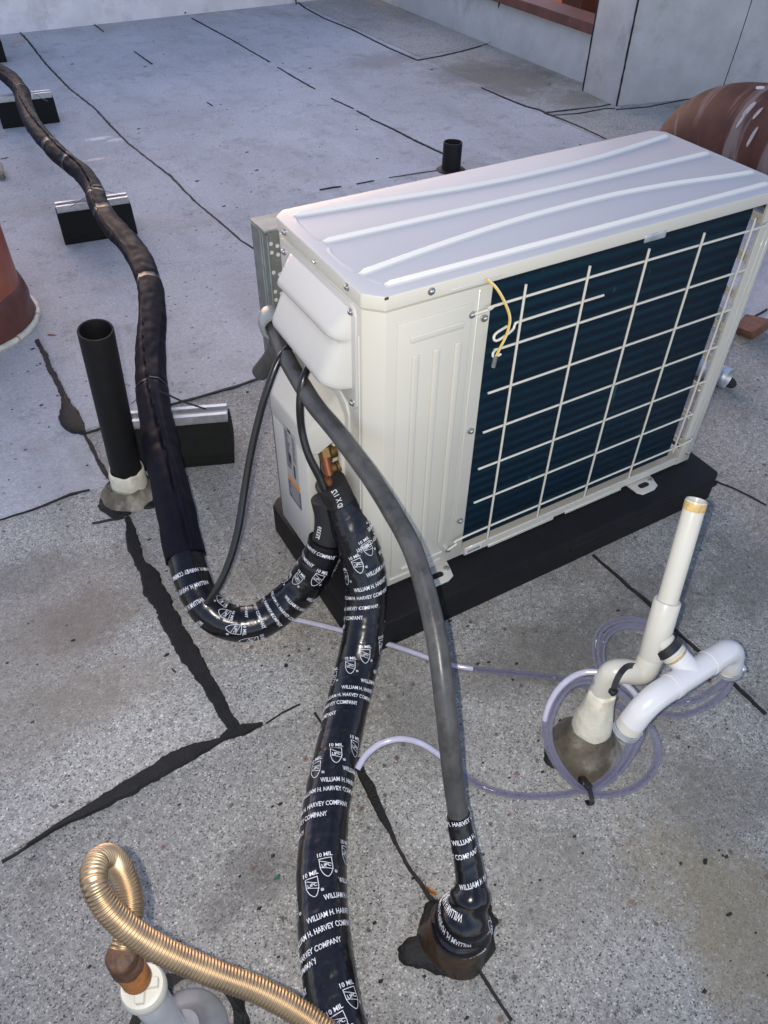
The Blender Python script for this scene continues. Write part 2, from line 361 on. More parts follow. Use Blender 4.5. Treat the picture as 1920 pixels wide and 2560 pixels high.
M_foam = mat('black_foam', (0.010, 0.010, 0.011), 0.65, bump=0.3, bscale=500)
M_print = mat('white_print', (0.60, 0.61, 0.64), 0.5, var=0.25, vscale=90)
M_cable = mat('black_cable', (0.009, 0.009, 0.010), 0.28, bump=0.15, bscale=90)
M_tie = mat('black_nylon', (0.010, 0.010, 0.011), 0.4)
M_cond = mat('grey_conduit', (0.052, 0.052, 0.051), 0.42, var=0.35, vscale=28, rvar=0.1, bump=0.15, bscale=120, stain=(0.022, 0.021, 0.020), stain_scale=32, stain_amt=0.85, stain_lo=0.53)
M_cfit = mat('grey_conduit_fitting', (0.24, 0.26, 0.26), 0.45, 0.25, var=0.12)
M_pvc = mat('white_pvc', (0.53, 0.515, 0.45), 0.32, var=0.04, vscale=14, bump=0.03, bscale=200, coat=0.15, stain=(0.55, 0.47, 0.36), stain_scale=26, stain_amt=0.35, stain_lo=0.64)
M_pvcnew = mat('new_white_pvc', (0.58, 0.58, 0.585), 0.26, var=0.02, coat=0.2)
M_glue = mat('amber_pipe_cement', (0.52, 0.36, 0.14), 0.3, var=0.3, vscale=120)
M_seal = mat('cream_sealant', (0.60, 0.57, 0.47), 0.5, var=0.15, vscale=40, bump=0.6, bscale=90, stain=(0.40, 0.35, 0.26), stain_scale=22, stain_amt=0.6, stain_lo=0.58)
M_mastic = mat('weathered_mastic', (0.115, 0.095, 0.066), 0.5, var=0.5, vscale=22, bump=0.8, bscale=70, stain=(0.30, 0.285, 0.24), stain_scale=13, stain_amt=0.85, stain_lo=0.50)
M_rust = mat('rusty_flashing', (0.045, 0.026, 0.014), 0.38, var=0.5, vscale=30, rvar=0.15, bump=0.5, bscale=120, stain=(0.014, 0.013, 0.010), stain_scale=18, stain_amt=0.9, stain_lo=0.47)
M_orust = mat('orange_rust', (0.36, 0.13, 0.025), 0.7, var=0.45, vscale=60, bump=0.5, bscale=200, stain=(0.35, 0.28, 0.18), stain_scale=45, stain_amt=0.8, stain_lo=0.55)
M_drust = mat('dark_rust', (0.065, 0.03, 0.015), 0.65, var=0.5, vscale=80, bump=0.7, bscale=160)
M_brass = mat('brass_flex', (0.40, 0.30, 0.19), 0.44, 1.0, var=0.12, vscale=50, rvar=0.06)
M_valve = mat('brass_valve', (0.20, 0.125, 0.05), 0.5, 0.8, var=0.15)
M_copper = mat('copper_tube', (0.20, 0.075, 0.035), 0.55, 0.7, var=0.2)
M_glare = mat('vinyl_flash_glare', (0.64, 0.64, 0.67), 0.12, coat=0.6, var=0.12, vscale=30)
M_wy = mat('yellow_wire', (0.62, 0.42, 0.05), 0.45)
M_ww = mat('cream_wire', (0.62, 0.55, 0.40), 0.45)
M_lab = mat('silver_label', (0.34, 0.34, 0.34), 0.4, var=0.05)
M_ink = mat('label_ink', (0.05, 0.05, 0.06), 0.5)
M_lor = mat('label_orange', (0.55, 0.24, 0.08), 0.45)
M_lbl = mat('label_slate', (0.085, 0.085, 0.115), 0.45)
M_paper = mat('sticker_paper', (0.55, 0.56, 0.58), 0.4)
M_vent = mat('terracotta_paint', (0.30, 0.085, 0.048), 0.38, var=0.3, vscale=7, bump=0.35, bscale=30, stain=(0.12, 0.04, 0.026), stain_scale=7, stain_amt=0.7, stain_lo=0.55)
M_cone = mat('brown_collar_paint', (0.105, 0.036, 0.026), 0.4, var=0.3, vscale=14, bump=0.5, bscale=26)
M_brick = mat('old_red_wood', (0.17, 0.072, 0.042), 0.8, var=0.3, vscale=60, bump=0.4)
M_leaf = mat('dry_leaf', (0.16, 0.055, 0.03), 0.7, var=0.4, vscale=200)
M_chip = mat('black_chip', (0.012, 0.012, 0.013), 0.6)
M_green = mat('green_chip', (0.03, 0.12, 0.08), 0.5)
M_clearpvc = mat('milky_pipe', (0.55, 0.57, 0.58), 0.2, var=0.1, coat=0.4)
M_lead = mat('lead_flashing', (0.24, 0.245, 0.25), 0.5, 0.2, var=0.2, vscale=25)

def coil_material():
    m = mat('coil_fins', (0.004, 0.016, 0.024), 0.42, 0.0, spec=0.2)
    nt = m.node_tree; N = nt.nodes; L = nt.links; b = N['Principled BSDF']
    tc = N.new('ShaderNodeTexCoord')
    sx = N.new('ShaderNodeSeparateXYZ'); L.new(tc.outputs['Object'], sx.inputs[0])
    n = N.new('ShaderNodeTexNoise'); n.inputs['Scale'].default_value = 14; n.inputs['Detail'].default_value = 5
    mp = N.new('ShaderNodeMapping'); mp.inputs['Scale'].default_value = (0.35, 1, 2.2); L.new(tc.outputs['Object'], mp.inputs[0]); L.new(mp.outputs[0], n.inputs['Vector'])
    wv = N.new('ShaderNodeTexWave'); wv.wave_type = 'BANDS'; wv.bands_direction = 'Z'; wv.inputs['Scale'].default_value = 15.0; wv.inputs['Distortion'].default_value = 0.6; wv.inputs['Detail'].default_value = 2
    L.new(tc.outputs['Object'], wv.inputs[0])
    a = N.new('ShaderNodeMath'); a.operation = 'MULTIPLY'; L.new(wv.outputs['Fac'], a.inputs[0]); L.new(n.outputs[0], a.inputs[1])
    cr = N.new('ShaderNodeValToRGB'); L.new(a.outputs[0], cr.inputs[0])
    e = cr.color_ramp.elements; e[0].position = 0.1; e[0].color = (0.0015, 0.009, 0.020, 1); e[1].position = 0.75; e[1].color = (0.003, 0.027, 0.044, 1)
    # scuffed fins: small teal nicks
    n2 = N.new('ShaderNodeTexNoise'); n2.inputs['Scale'].default_value = 40; n2.inputs['Detail'].default_value = 6
    mp2 = N.new('ShaderNodeMapping'); mp2.inputs['Scale'].default_value = (1.5, 1, 0.5); L.new(tc.outputs['Object'], mp2.inputs[0]); L.new(mp2.outputs[0], n2.inputs['Vector'])
    r = N.new('ShaderNodeMapRange'); r.inputs[1].default_value = 0.70; r.inputs[2].default_value = 0.78; r.inputs[4].default_value = 0.8; L.new(n2.outputs[0], r.inputs[0])
    mx = N.new('ShaderNodeMix'); mx.data_type = 'RGBA'; L.new(r.outputs[0], mx.inputs[0]); L.new(cr.outputs[0], mx.inputs[6]); mx.inputs[7].default_value = (0.01, 0.11, 0.13, 1)
    L.new(mx.outputs[2], b.inputs['Base Color'])
    w2 = N.new('ShaderNodeTexWave'); w2.bands_direction = 'X'; w2.inputs['Scale'].default_value = 140.0; L.new(tc.outputs['Object'], w2.inputs[0])
    bp = N.new('ShaderNodeBump'); bp.inputs['Strength'].default_value = 0.5; bp.inputs['Distance'].default_value = 0.001; L.new(w2.outputs['Fac'], bp.inputs['Height']); L.new(bp.outputs[0], b.inputs['Normal'])
    return m
M_coil = coil_material()

def vinyl_material():
    m = bpy.data.materials.new('clear_vinyl'); m.use_nodes = True
    nt = m.node_tree; N = nt.nodes; L = nt.links; b = N['Principled BSDF']; o = N['Material Output']
    b.inputs['Base Color'].default_value = (0.46, 0.455, 0.52, 1); b.inputs['Roughness'].default_value = 0.10; b.inputs['Coat Weight'].default_value = 0.3
    t = N.new('ShaderNodeBsdfTransparent'); t.inputs[0].default_value = (0.84, 0.83, 0.89, 1)
    lw = N.new('ShaderNodeLayerWeight'); lw.inputs[0].default_value = 0.45
    r = N.new('ShaderNodeMapRange'); r.inputs[3].default_value = 0.06; r.inputs[4].default_value = 0.48; L.new(lw.outputs['Facing'], r.inputs[0])
    mx = N.new('ShaderNodeMixShader'); L.new(r.outputs[0], mx.inputs[0]); L.new(t.outputs[0], mx.inputs[1]); L.new(b.outputs[0], mx.inputs[2]); L.new(mx.outputs[0], o.inputs[0])
    return m
M_vinyl = vinyl_material()

def duct_material():
    m = mat('rust_brown_duct', (0.075, 0.028, 0.021), 0.68, spec=0.25, var=0.3, vscale=10, bump=0.25, bscale=40)
    nt = m.node_tree; N = nt.nodes; L = nt.links; b = N['Principled BSDF']
    at_ = N.new('ShaderNodeAttribute'); at_.attribute_name = 'run'
    n = N.new('ShaderNodeTexNoise'); n.inputs['Scale'].default_value = 1.0; n.inputs['Detail'].default_value = 4; n.inputs['Roughness'].default_value = 0.6
    L.new(at_.outputs['Vector'], n.inputs['Vector'])
    r = N.new('ShaderNodeMapRange'); r.inputs[1].default_value = 0.52; r.inputs[2].default_value = 0.62; r.inputs[4].default_value = 0.75; L.new(n.outputs[0], r.inputs[0])
    old = b.inputs['Base Color'].links[0].from_socket
    mx = N.new('ShaderNodeMix'); mx.data_type = 'RGBA'; L.new(r.outputs[0], mx.inputs[0]); L.new(old, mx.inputs[6]); mx.inputs[7].default_value = (0.22, 0.175, 0.17, 1)
    L.new(mx.outputs[2], b.inputs['Base Color'])
    return m
M_duct = duct_material()

# ------------------------------------------------------------------ setting: roof, walls, what lies beyond
def struct(o, kind='structure'):
    o['kind'] = kind; return o

def seam_x(name):                                                # the roof's lap lines as x(y)
    return {'a': lambda y: -0.315, 'b': lambda y: 0.49 - 0.04 * (y - 0.0), 'c': lambda y: 1.45 - 0.045 * (y - 1.9) if y > 1.0 else 1.49, 'd': lambda y: 2.13 - 0.02 * (y - 2.2), 'e': lambda y: -0.155}[name]
roof = struct(MB().poly_prism([(-3.2, -3.2), (4.6, -3.2), (4.6, 2.35), (2.73, 2.35), (2.73, 5.0), (-3.2, 5.0)], -0.25, -0.008).build('roof', M_base, smooth=0))
street = struct(MB().box((-150, -150, -6.3), (150, 150, -6.0)).build('street_ground', M_street, smooth=0))

def sheet(left, right, y0, y1, top, tone=1.0, grain=None):
    """one cap sheet: side edges follow the lap lines, slightly wavy"""
    n = max(2, int((y1 - y0) / 0.05)); bm = bmesh.new(); rows = []
    for i in range(n + 1):
        y = y0 + (y1 - y0) * i / n
        xl = (left(y) if callable(left) else left) + 0.004 * noise.noise((y * 6, 3.3, 1)); xr = (right(y) if callable(right) else right) + 0.004 * noise.noise((y * 6, 3.3, 1))
        rows.append([bm.verts.new((xl, y, -0.009)), bm.verts.new((xl, y, top)), bm.verts.new((xr, y, top)), bm.verts.new((xr, y, -0.009))])
    for A, B in zip(rows, rows[1:]):
        for i in range(3): bm.faces.new((A[i], A[i + 1], B[i + 1], B[i]))
    bm.faces.new(rows[0]); bm.faces.new(rows[-1][::-1])
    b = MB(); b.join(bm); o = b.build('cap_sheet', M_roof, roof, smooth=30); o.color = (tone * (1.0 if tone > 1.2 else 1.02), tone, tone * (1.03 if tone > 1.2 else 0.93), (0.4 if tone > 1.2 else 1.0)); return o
A_, B_, C_, D_, E_ = (seam_x(c) for c in 'abcde')
sheet(-3.1, A_, 0.62, 4.74, 0.0, 1.34); sheet(-3.1, A_, -0.11, 0.62, 0.0012, 1.10); sheet(-3.1, E_, -3.1, -0.11, 0.0004, 0.78)  # near sheets darker and warmer, far ones paler: uneven light put into their tones
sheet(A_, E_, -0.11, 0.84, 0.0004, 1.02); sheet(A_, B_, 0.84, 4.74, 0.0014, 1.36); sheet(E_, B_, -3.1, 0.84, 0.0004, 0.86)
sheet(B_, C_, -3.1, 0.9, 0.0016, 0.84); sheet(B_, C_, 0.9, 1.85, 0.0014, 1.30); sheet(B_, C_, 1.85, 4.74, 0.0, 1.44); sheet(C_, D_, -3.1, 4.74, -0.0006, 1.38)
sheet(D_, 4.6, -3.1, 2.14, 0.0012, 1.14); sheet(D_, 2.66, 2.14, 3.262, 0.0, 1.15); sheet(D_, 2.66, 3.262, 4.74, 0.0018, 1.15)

STRIPS = [0]
def strip(pts, name, m, parent, thick=0.003, wob=0.25, step=0.005, z=0.0, px=True):
    """flat run of sealant through ground pixels (x, y, width in photo pixels)"""
    P = []; STRIPS[0] += 1; z += 0.00012 * (STRIPS[0] % 9) + (0.0010 * (STRIPS[0] % 4) if thick > 0.004 else 0)
    for x, y, wd in pts:
        g = at(x, y, 0); h = at(x + wd, y, 0); P.append((g, (h - g).length * (0.86 if wd > 20 else 1.0)))
    bm = bmesh.new(); rows = []; seed = random.random() * 50
    for (p, a), (q, b) in zip(P, P[1:]):
        n = max(2, int((q - p).length / step))
        for i in range(n):
            t = i / n; c = p.lerp(q, t); wd = a + (b - a) * t; d = (q - p).normalized(); s = Vector((-d.y, d.x, 0))
            n1 = noise.noise(c * 30 + Vector((seed, 0, 0))) + 0.45 * noise.noise(c * 130) + 0.3 * noise.noise(c * 420); n2 = noise.noise(c * 30 + Vector((0, seed, 9))) + 0.45 * noise.noise(c * 130 + Vector((3, 3, 3))) + 0.3 * noise.noise(c * 420 + Vector((1, 5, 2)))
            sh = s * (0.0016 * noise.noise(c * 22 + Vector((seed, seed, 0))))
            l = c + sh + s * wd * 0.5 * (1 + wob * n1); r = c + sh - s * wd * 0.5 * (1 + wob * n2)
            rows.append([bm.verts.new((l.x, l.y, z - 0.002)), bm.verts.new((l.lerp(r, 0.12).x, l.lerp(r, 0.12).y, z + thick)), bm.verts.new((l.lerp(r, 0.88).x, l.lerp(r, 0.88).y, z + thick)), bm.verts.new((r.x, r.y, z - 0.002))])
    for Aq, Bq in zip(rows, rows[1:]):
        for i in range(3): bm.faces.new((Aq[i], Bq[i], Bq[i + 1], Aq[i + 1]))
    b = MB(); b.join(bm); return b.build(name, m, parent, smooth=50)
def patch(poly, name, m, parent, thick=0.006, rough=0.10):
    """blob of sealant: outline in ground pixels, domed"""
    G = [at(x, y, 0) for x, y in poly]; c = sum(G, Vector()) / len(G)
    bm = bmesh.new(); ring = []; n = len(G); out = []
    for i in range(n):
        p0, p1, p2, p3 = G[i - 1], G[i], G[(i + 1) % n], G[(i + 2) % n]
        for j in range(6):
            t = j / 6; q = 0.5 * ((2 * p1) + (-p0 + p2) * t + (2 * p0 - 5 * p1 + 4 * p2 - p3) * t * t + (-p0 + 3 * p1 - 3 * p2 + p3) * t ** 3)
            q = c + (q - c) * (1 + rough * (noise.noise(q * 60) + 0.5 * noise.noise(q * 190))); out.append(q)
    prev = None
    for f, h in ((1.0, -0.002), (0.95, thick * 0.7), (0.75, thick), (0.4, thick * 1.2)):
        rr = [bm.verts.new((c.x + (q.x - c.x) * f, c.y + (q.y - c.y) * f, h + (0.0012 * noise.noise(q * 80 * f) if h > 0 else 0))) for q in out]
        if prev:
            for i in range(len(rr)): bm.faces.new((prev[i], prev[(i + 1) % len(rr)], rr[(i + 1) % len(rr)], rr[i]))
        prev = rr
    bm.faces.new(prev)
    b = MB(); b.join(bm); return b.build(name, m, parent, smooth=60)

# lap lines: thin squeezed-out bitumen
for pts in [
    [(28, 55, 3), (60, 88, 5), (100, 140, 5), (150, 192, 5), (205, 235, 5), (235, 268, 6), (280, 313, 5), (330, 352, 5), (365, 378, 6), (420, 435, 5), (480, 485, 5), (520, 520, 5), (565, 550, 5)],
    [(415, 40, 4), (455, 62, 4), (500, 86, 3), (540, 110, 3), (584, 135, 4)], [(600, 146, 3), (640, 170, 4), (682, 194, 3)],
    [(715, 213, 2), (765, 236, 3)], [(770, 240, 3), (800, 255, 4)], [(800, 257, 3), (850, 280, 5), (900, 306, 6), (960, 334, 5), (972, 340, 3)],
    [(193, 45, 3), (225, 70, 2)], [(290, 112, 2), (330, 140, 3)], [(448, 222, 3), (460, 230, 3)],
    [(636, 0, 4), (660, 18, 4), (700, 40, 3), (760, 64, 4), (840, 104, 4), (900, 130, 4)], [(900, 131, 4), (960, 120, 5), (1010, 108, 5), (1058, 94, 5)],
    [(1040, 190, 2), (1090, 212, 4), (1135, 230, 4), (1165, 238, 4), (1185, 248, 7), (1215, 259, 5), (1260, 278, 4), (1310, 302, 4)],
    [(1180, 244, 4), (1230, 238, 4), (1290, 232, 4), (1320, 226, 4)], [(1195, 250, 3), (1250, 246, 4), (1310, 235, 4), (1330, 236, 4)],
    [(1330, 238, 4), (1400, 232, 4), (1470, 218, 4), (1500, 213, 4)],
    [(690, 411, 3), (720, 406, 5), (740, 404, 3)], [(770, 399, 4), (810, 391, 4)], [(840, 385, 3), (900, 376, 4), (965, 366, 3)],
    [(80, 735, 10), (95, 765, 12), (110, 800, 14), (128, 835, 14), (140, 860, 16), (146, 880, 20)],
    [(178, 930, 8), (195, 960, 9), (215, 1000, 10), (240, 1040, 8)],
    [(185, 937, 6), (210, 930, 8), (230, 922, 6)], [(290, 895, 5), (350, 880, 6), (410, 865, 7), (470, 848, 7), (520, 833, 7), (566, 816, 7)],
    [(0, 1125, 4), (50, 1110, 5), (100, 1092, 6), (150, 1070, 7), (200, 1058, 5)], [(200, 1132, 8), (240, 1124, 9), (275, 1118, 7)],
    [(1280, 1200, 5), (1320, 1235, 7), (1362, 1272, 9), (1400, 1303, 8), (1440, 1345, 8), (1490, 1392, 9), (1560, 1455, 9), (1610, 1502, 9), (1659, 1550, 9)],
    [(1535, 1038, 3), (1580, 1055, 4), (1630, 1080, 4), (1659, 1096, 4)], [(680, 1540, 7), (700, 1570, 5)], [(575, 1565, 3), (610, 1540, 3), (655, 1520, 4)],
    [(845, 1800, 9), (860, 1835, 8), (880, 1870, 10), (900, 1900, 9), (925, 1935, 12), (950, 1960, 14)],
    [(1035, 2095, 7), (1050, 2120, 9), (1075, 2160, 8), (1112, 2215, 8)],
    [(5, 1862, 6), (60, 1829, 8), (110, 1797, 9), (160, 1766, 12)],
    [(1620, 690, 4), (1659, 668, 4)],
]: strip(pts, 'seam_bitumen', M_seam, roof, thick=0.0032, wob=0.55)
# trowelled tar over the laps
strip([(275, 1120, 14), (284, 1150, 26), (290, 1185, 32), (303, 1215, 32), (318, 1240, 42), (335, 1275, 56), (352, 1310, 50), (370, 1345, 52), (388, 1375, 56), (408, 1410, 52), (425, 1440, 46), (445, 1472, 40), (462, 1500, 38), (480, 1530, 36), (495, 1555, 32), (508, 1576, 34), (516, 1588, 24)], 'tar_strip', M_tar, roof, 0.0045, 0.34)
strip([(60, 1829, 7), (110, 1797, 9), (150, 1772, 16), (185, 1755, 30), (230, 1730, 40), (290, 1695, 46), (340, 1665, 48), (385, 1640, 54), (425, 1622, 44), (455, 1611, 26), (475, 1602, 12), (490, 1594, 10)], 'tar_strip', M_tar, roof, 0.0045, 0.34)
strip([(478, 1598, 12), (500, 1586, 34), (530, 1576, 30), (555, 1570, 10), (575, 1565, 4)], 'tar_strip', M_tar, roof, 0.0045, 0.34)
strip([(770, 1640, 16), (785, 1675, 26), (800, 1705, 30), (815, 1740, 26), (832, 1775, 18), (846, 1802, 12), (860, 1835, 9)], 'tar_strip', M_tar, roof, 0.0045, 0.34)
patch([(138, 848), (150, 868), (170, 890), (182, 915), (186, 938), (170, 939), (150, 934), (134, 922), (127, 902), (132, 880)], 'tar_patch', M_tar, roof, 0.006)
patch([(210, 1098), (216, 1080), (240, 1062), (270, 1072), (300, 1062), (330, 1068), (340, 1090), (325, 1100), (300, 1100), (285, 1110), (258, 1122), (232, 1116)], 'tar_patch', M_tar, roof, 0.006)
patch([(858, 2052), (875, 2030), (900, 2022), (905, 1990), (925, 1950), (965, 1935), (1020, 1930), (1060, 1950), (1075, 1985), (1070, 2040), (1045, 2085), (1000, 2115), (950, 2110), (905, 2090), (875, 2090)], 'tar_patch', M_tar, roof, 0.010)
patch([(1172, 1635), (1180, 1610), (1205, 1575), (1240, 1548), (1300, 1560), (1332, 1600), (1336, 1640), (1310, 1665), (1270, 1690), (1225, 1680), (1190, 1660)], 'tar_patch', M_tar, roof, 0.006)
patch([(1560, 828), (1575, 815), (1588, 822), (1590, 836), (1575, 840)], 'tar_patch', M_tar, roof, 0.004)

# walls
def wall_lines(parent, segs, m, r=0.004):
    for pts in segs:
        b = MB(); t = Tube(pts, 0.02); b.sweep(t, lambda s, th: r * (1 + 0.5 * noise.noise((s * 40, th, 2))), 6); b.build('seam_bitumen', m, parent, smooth=60)
far = empty('parapet_wall', (0, 4.95, 0), 'long pale membrane covered parapet wall across the far end of the roof', 'wall')
MB().hull([(-3.2, 4.70, -0.01), (2.55, 4.70, -0.01), (-3.2, 4.80, 0.08), (2.55, 4.80, 0.08), (-3.2, 4.80, 0.62), (2.55, 4.80, 0.62), (-3.2, 5.0, 0.62), (2.55, 5.0, 0.62), (-3.2, 5.0, -0.01), (2.55, 5.0, -0.01)], 0.012, 2).build('membrane', M_farwall, far)
MB().box((-3.22, 4.77, 0.622), (2.55, 5.03, 0.66), 0.006).build('coping', M_cop, far)
wall_lines(far, [[at(400, 28, 0.01) + Vector((0, -0.004, 0)), (1.30, 4.796, 0.085), (1.295, 4.797, 0.6)], [at(640, 8, 0.01), (2.1, 4.796, 0.085), (2.1, 4.797, 0.6)], [at(20, 45, 0.01), (0.29, 4.796, 0.085), (0.28, 4.797, 0.6)]], M_seam, 0.005)
par = empty('parapet_wall', (2.7, 3.3, 0), 'low grey parapet wall at upper right topped with a red brown coping', 'wall')
MB().hull([(2.60, 2.36, -0.01), (2.60, 4.70, -0.01), (2.64, 2.36, 0.05), (2.64, 4.70, 0.05), (2.64, 2.36, 0.215), (2.64, 4.70, 0.215), (2.725, 2.36, 0.215), (2.725, 4.70, 0.215), (2.725, 2.36, -0.01), (2.725, 4.70, -0.01)], 0.008, 2).build('membrane', M_wall, par)
MB().box((2.585, 2.362, 0.217), (2.745, 5.05, 0.262), 0.005).build('coping', M_cop, par)
wall_lines(par, [[at(1058, 93, 0.008), (2.636, 3.262, 0.06), (2.637, 3.26, 0.21)]], M_seam, 0.006)
blk = empty('penthouse_wall', (3.1, 2.2, 0), 'tall pale grey wall block wrapped in roof membrane at upper right corner', 'wall')
MB().poly_prism([(2.50, 2.098), (4.59, 1.643), (4.59, 2.70), (2.515, 2.358)], -0.012, 1.9, 0.010, 2).build('membrane', M_wall, blk)
wall_lines(blk, [[(2.502, 2.097, 0.0), (2.503, 2.098, 0.3), (2.502, 2.097, 0.9)], [(2.516, 2.357, 0.0), (2.516, 2.357, 0.2), (2.516, 2.357, 0.4)]], M_seam, 0.0045)
wall_lines(blk, [[(3.06, 1.976, 0.0), (3.08, 1.972, 0.3), (3.09, 1.970, 0.7)]], M_seam, 0.0022)

nb = empty('neighbour_building', (6, 5, -6), 'bright orange stucco building seen past the brown coping', 'building')
MB().box((4.6, 1.0, -6.0), (9.0, 14.0, 1.2), 0.02).build('wall', M_orange, nb)
pb = empty('steel_post', (3.2, 3.24, -6), 'dark red brown post in front of the orange building', 'post')
MB().box((3.14, 3.16, -5.9), (3.30, 3.33, 1.0), 0.006).build('shaft', M_post, pb); MB().box((3.10, 3.12, -6.0), (3.34, 3.37, -5.9), 0.004).build('base_plate', M_post, pb)
bb = empty('pipe_post', (3.2, 3.0, -6), 'slim pale blue pipe beside the membrane wall block past the coping', 'post')
MB().cyl((3.2, 3.00, -6), (3.2, 3.00, 1.0), 0.035, 16).build('shaft', M_blue, bb); MB().cyl((3.2, 3.0, -5.99), (3.2, 3.0, -5.95), 0.07, 16).build('base_plate', M_blue, bb)

# ------------------------------------------------------------------ mounting pad and outdoor unit
pad = empty('equipment_pad', (0.39, 0.13, 0), 'flat black plastic mounting pad under the cream outdoor unit', 'pad')
MB().poly_prism([(-0.045, -0.066), (0.822, -0.066), (0.831, -0.058), (0.831, 0.318), (0.818, 0.330), (-0.036, 0.330), (-0.054, 0.312), (-0.054, -0.058)], -0.004, 0.0695, 0.004, 2).build('slab', M_pad, pad)
MB().box((0.42, -0.0675, 0.035), (0.83, -0.064, 0.050), 0.001).build('side_ridge', M_pad, pad)

U = empty('outdoor_unit', (0.4, 0.15, 0.07), 'cream outdoor air conditioner unit with dark coil behind a wire guard', 'air conditioner')
W, D, ZB, ZL, T = 0.800, 0.307, 0.080, 0.646, 0.668
MB().poly_prism([(0.0, D - 0.02), (0.0, 0.024), (0.024, 0.0), (0.198, 0.0), (0.198, D), (0.02, D)], ZB + 0.004, ZL - 0.003, 0.0015, 2).build('side_panel', M_cream, U)
# embossing pressed into the panel
b = MB()
def pill(x0, x1, z0, z1, h, bev, y=0.0):
    b.box((x0, y + 0.002, z0), (x1, y - h, z1), bev, 2)
pill(0.042, 0.165, 0.108, 0.622, 0.0030, 0.0028)
b.build('embossed_field', M_cream, U)
for (x0, x1, z0, z1) in [(0.062, 0.150, 0.588, 0.599), (0.066, 0.077, 0.150, 0.566), (0.101, 0.112, 0.146, 0.566), (0.138, 0.149, 0.150, 0.566), (0.062, 0.150, 0.116, 0.124)]:
    b = MB(); b.box((x0, -0.002, z0), (x1, -0.0058, z1), 0.0026, 3); b.build('pressed_rib', M_cream, U)
b = MB(); b.box((0.1735, 0.002, 0.115), (0.1765, -0.0016, 0.640), 0.001); b.build('pressed_rib', M_cream, U)
b = MB(); b.box((0.040, 0.002, 0.096), (0.150, -0.002, 0.101), 0.0015, 2); b.build('pressed_rib', M_cream, U)
b = MB(); b.box((0.002, 0.030, 0.10), (-0.0014, 0.033, 0.60), 0.0008); b.build('pressed_rib', M_cream, U)
# left face behind the valve cover: two pressed flutes
for y0 in (0.085, 0.115):
    b = MB(); b.box((0.002, y0, 0.10), (-0.006, y0 + 0.014, 0.37), 0.003, 2); b.build('pressed_rib', M_cream, U)
# back shell (fan side), floor and rear
MB().box((0.199, D - 0.012, ZB), (W, D, ZL - 0.003), 0.002).build('fan_panel', M_cream, U)
MB().box((0.199, 0.20, ZB + 0.004), (0.203, D - 0.013, ZL - 0.004)).build('partition', M_galvd, U)
b = MB()
b.poly_prism([(0.006, D - 0.02), (0.006, 0.024), (0.028, 0.006), (W - 0.004, 0.006), (W - 0.004, D - 0.004), (0.02, D - 0.004)], 0.0755, 0.0835)
b.box((0.205, 0.003, 0.078), (0.757, -0.002, 0.097), 0.001)
b.box((0.260, -0.001, 0.074), (0.42, -0.004, 0.081), 0.001); b.box((0.45, -0.001, 0.074), (0.60, -0.004, 0.081), 0.001)
b.build('base_pan', M_cream, U)
MB().box((0.2005, 0.013, 0.0975), (0.742, 0.040, ZL - 0.002), 0.002).build('condenser_coil', M_coil, U)
# corner post
b = MB(); b.poly_prism([(0.759, -0.001), (0.797, -0.001), (0.800, 0.003), (0.800, 0.022), (0.794, 0.022), (0.794, 0.005), (0.759, 0.005)], 0.075, ZL, 0.0006)
b.box((0.774, -0.0005, 0.10), (0.7765, -0.0026, 0.63), 0.0008); b.box((0.786, -0.0005, 0.10), (0.7885, -0.0026, 0.63), 0.0008)
b.build('corner_post', M_cream, U)
for i in range(8):
    z = 0.602 - i * 0.0705
    b = MB(); b.box((0.782, 0.018, z), (0.798, 0.29, z - 0.004), 0.0008); b.box((0.782, 0.018, z), (0.785, 0.29, z + 0.012), 0.0008); b.build('side_louver', M_cream, U)
b = MB(); b.box((0.788, 0.28, 0.084), (0.799, 0.294, ZL - 0.003)); b.build('side_frame', M_cream, U)
# lid
lp = [(0.0, 0.024), (0.024, 0.0), (W - 0.024, 0.0), (W, 0.024), (W, D - 0.019), (W - 0.019, D), (0.019, D), (0.0, D - 0.019)]
lp = [(x + (-0.0018 if x < 0.4 else 0.0018), y + (-0.0018 if y < 0.15 else 0.0018)) for x, y in lp]
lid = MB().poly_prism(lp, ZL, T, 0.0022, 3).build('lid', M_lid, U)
def lid_rib(pts, name='lid_rib', wd=0.0125, h=0.0058):
    P = [Vector((x, y, T)) for x, y in pts]
    # resample smooth
    R = []
    if len(P) > 2:
        t = Tube(P, 0.01, ref=(0, 0, 1)); R = [t.frame(t.L * i / 80)[0] for i in range(81)]
    else: R = [P[0].lerp(P[1], i / 40) for i in range(41)]
    bm = bmesh.new(); rows = []
    n = len(R)
    for i, p in enumerate(R):
        d = (R[min(n - 1, i + 1)] - R[max(0, i - 1)]).normalized(); s_ = Vector((-d.y, d.x, 0))
        e = 1.0 if 0 < i < n - 1 else 0.3
        prof = [(-0.5, -0.001), (-0.5, 0.0), (0.02, h * 0.86), (0.12, h), (0.25, h * 0.9), (0.5, 0.0), (0.5, -0.001)]
        rows.append([bm.verts.new(p + s_ * (a * wd * (0.85 + 0.15 * e)) + Vector((0, 0, z * e))) for a, z in prof])
    for Aq, Bq in zip(rows, rows[1:]):
        for i in range(len(Aq) - 1): bm.faces.new((Aq[i], Aq[i + 1], Bq[i + 1], Bq[i]))
    bm.faces.new(rows[0]); bm.faces.new(rows[-1][::-1])
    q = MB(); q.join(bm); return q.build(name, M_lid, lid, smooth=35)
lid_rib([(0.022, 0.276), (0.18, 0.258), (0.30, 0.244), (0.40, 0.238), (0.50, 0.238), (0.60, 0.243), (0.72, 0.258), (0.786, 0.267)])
lid_rib([(0.022, 0.176), (0.28, 0.1705), (0.52, 0.1675), (0.788, 0.167)])
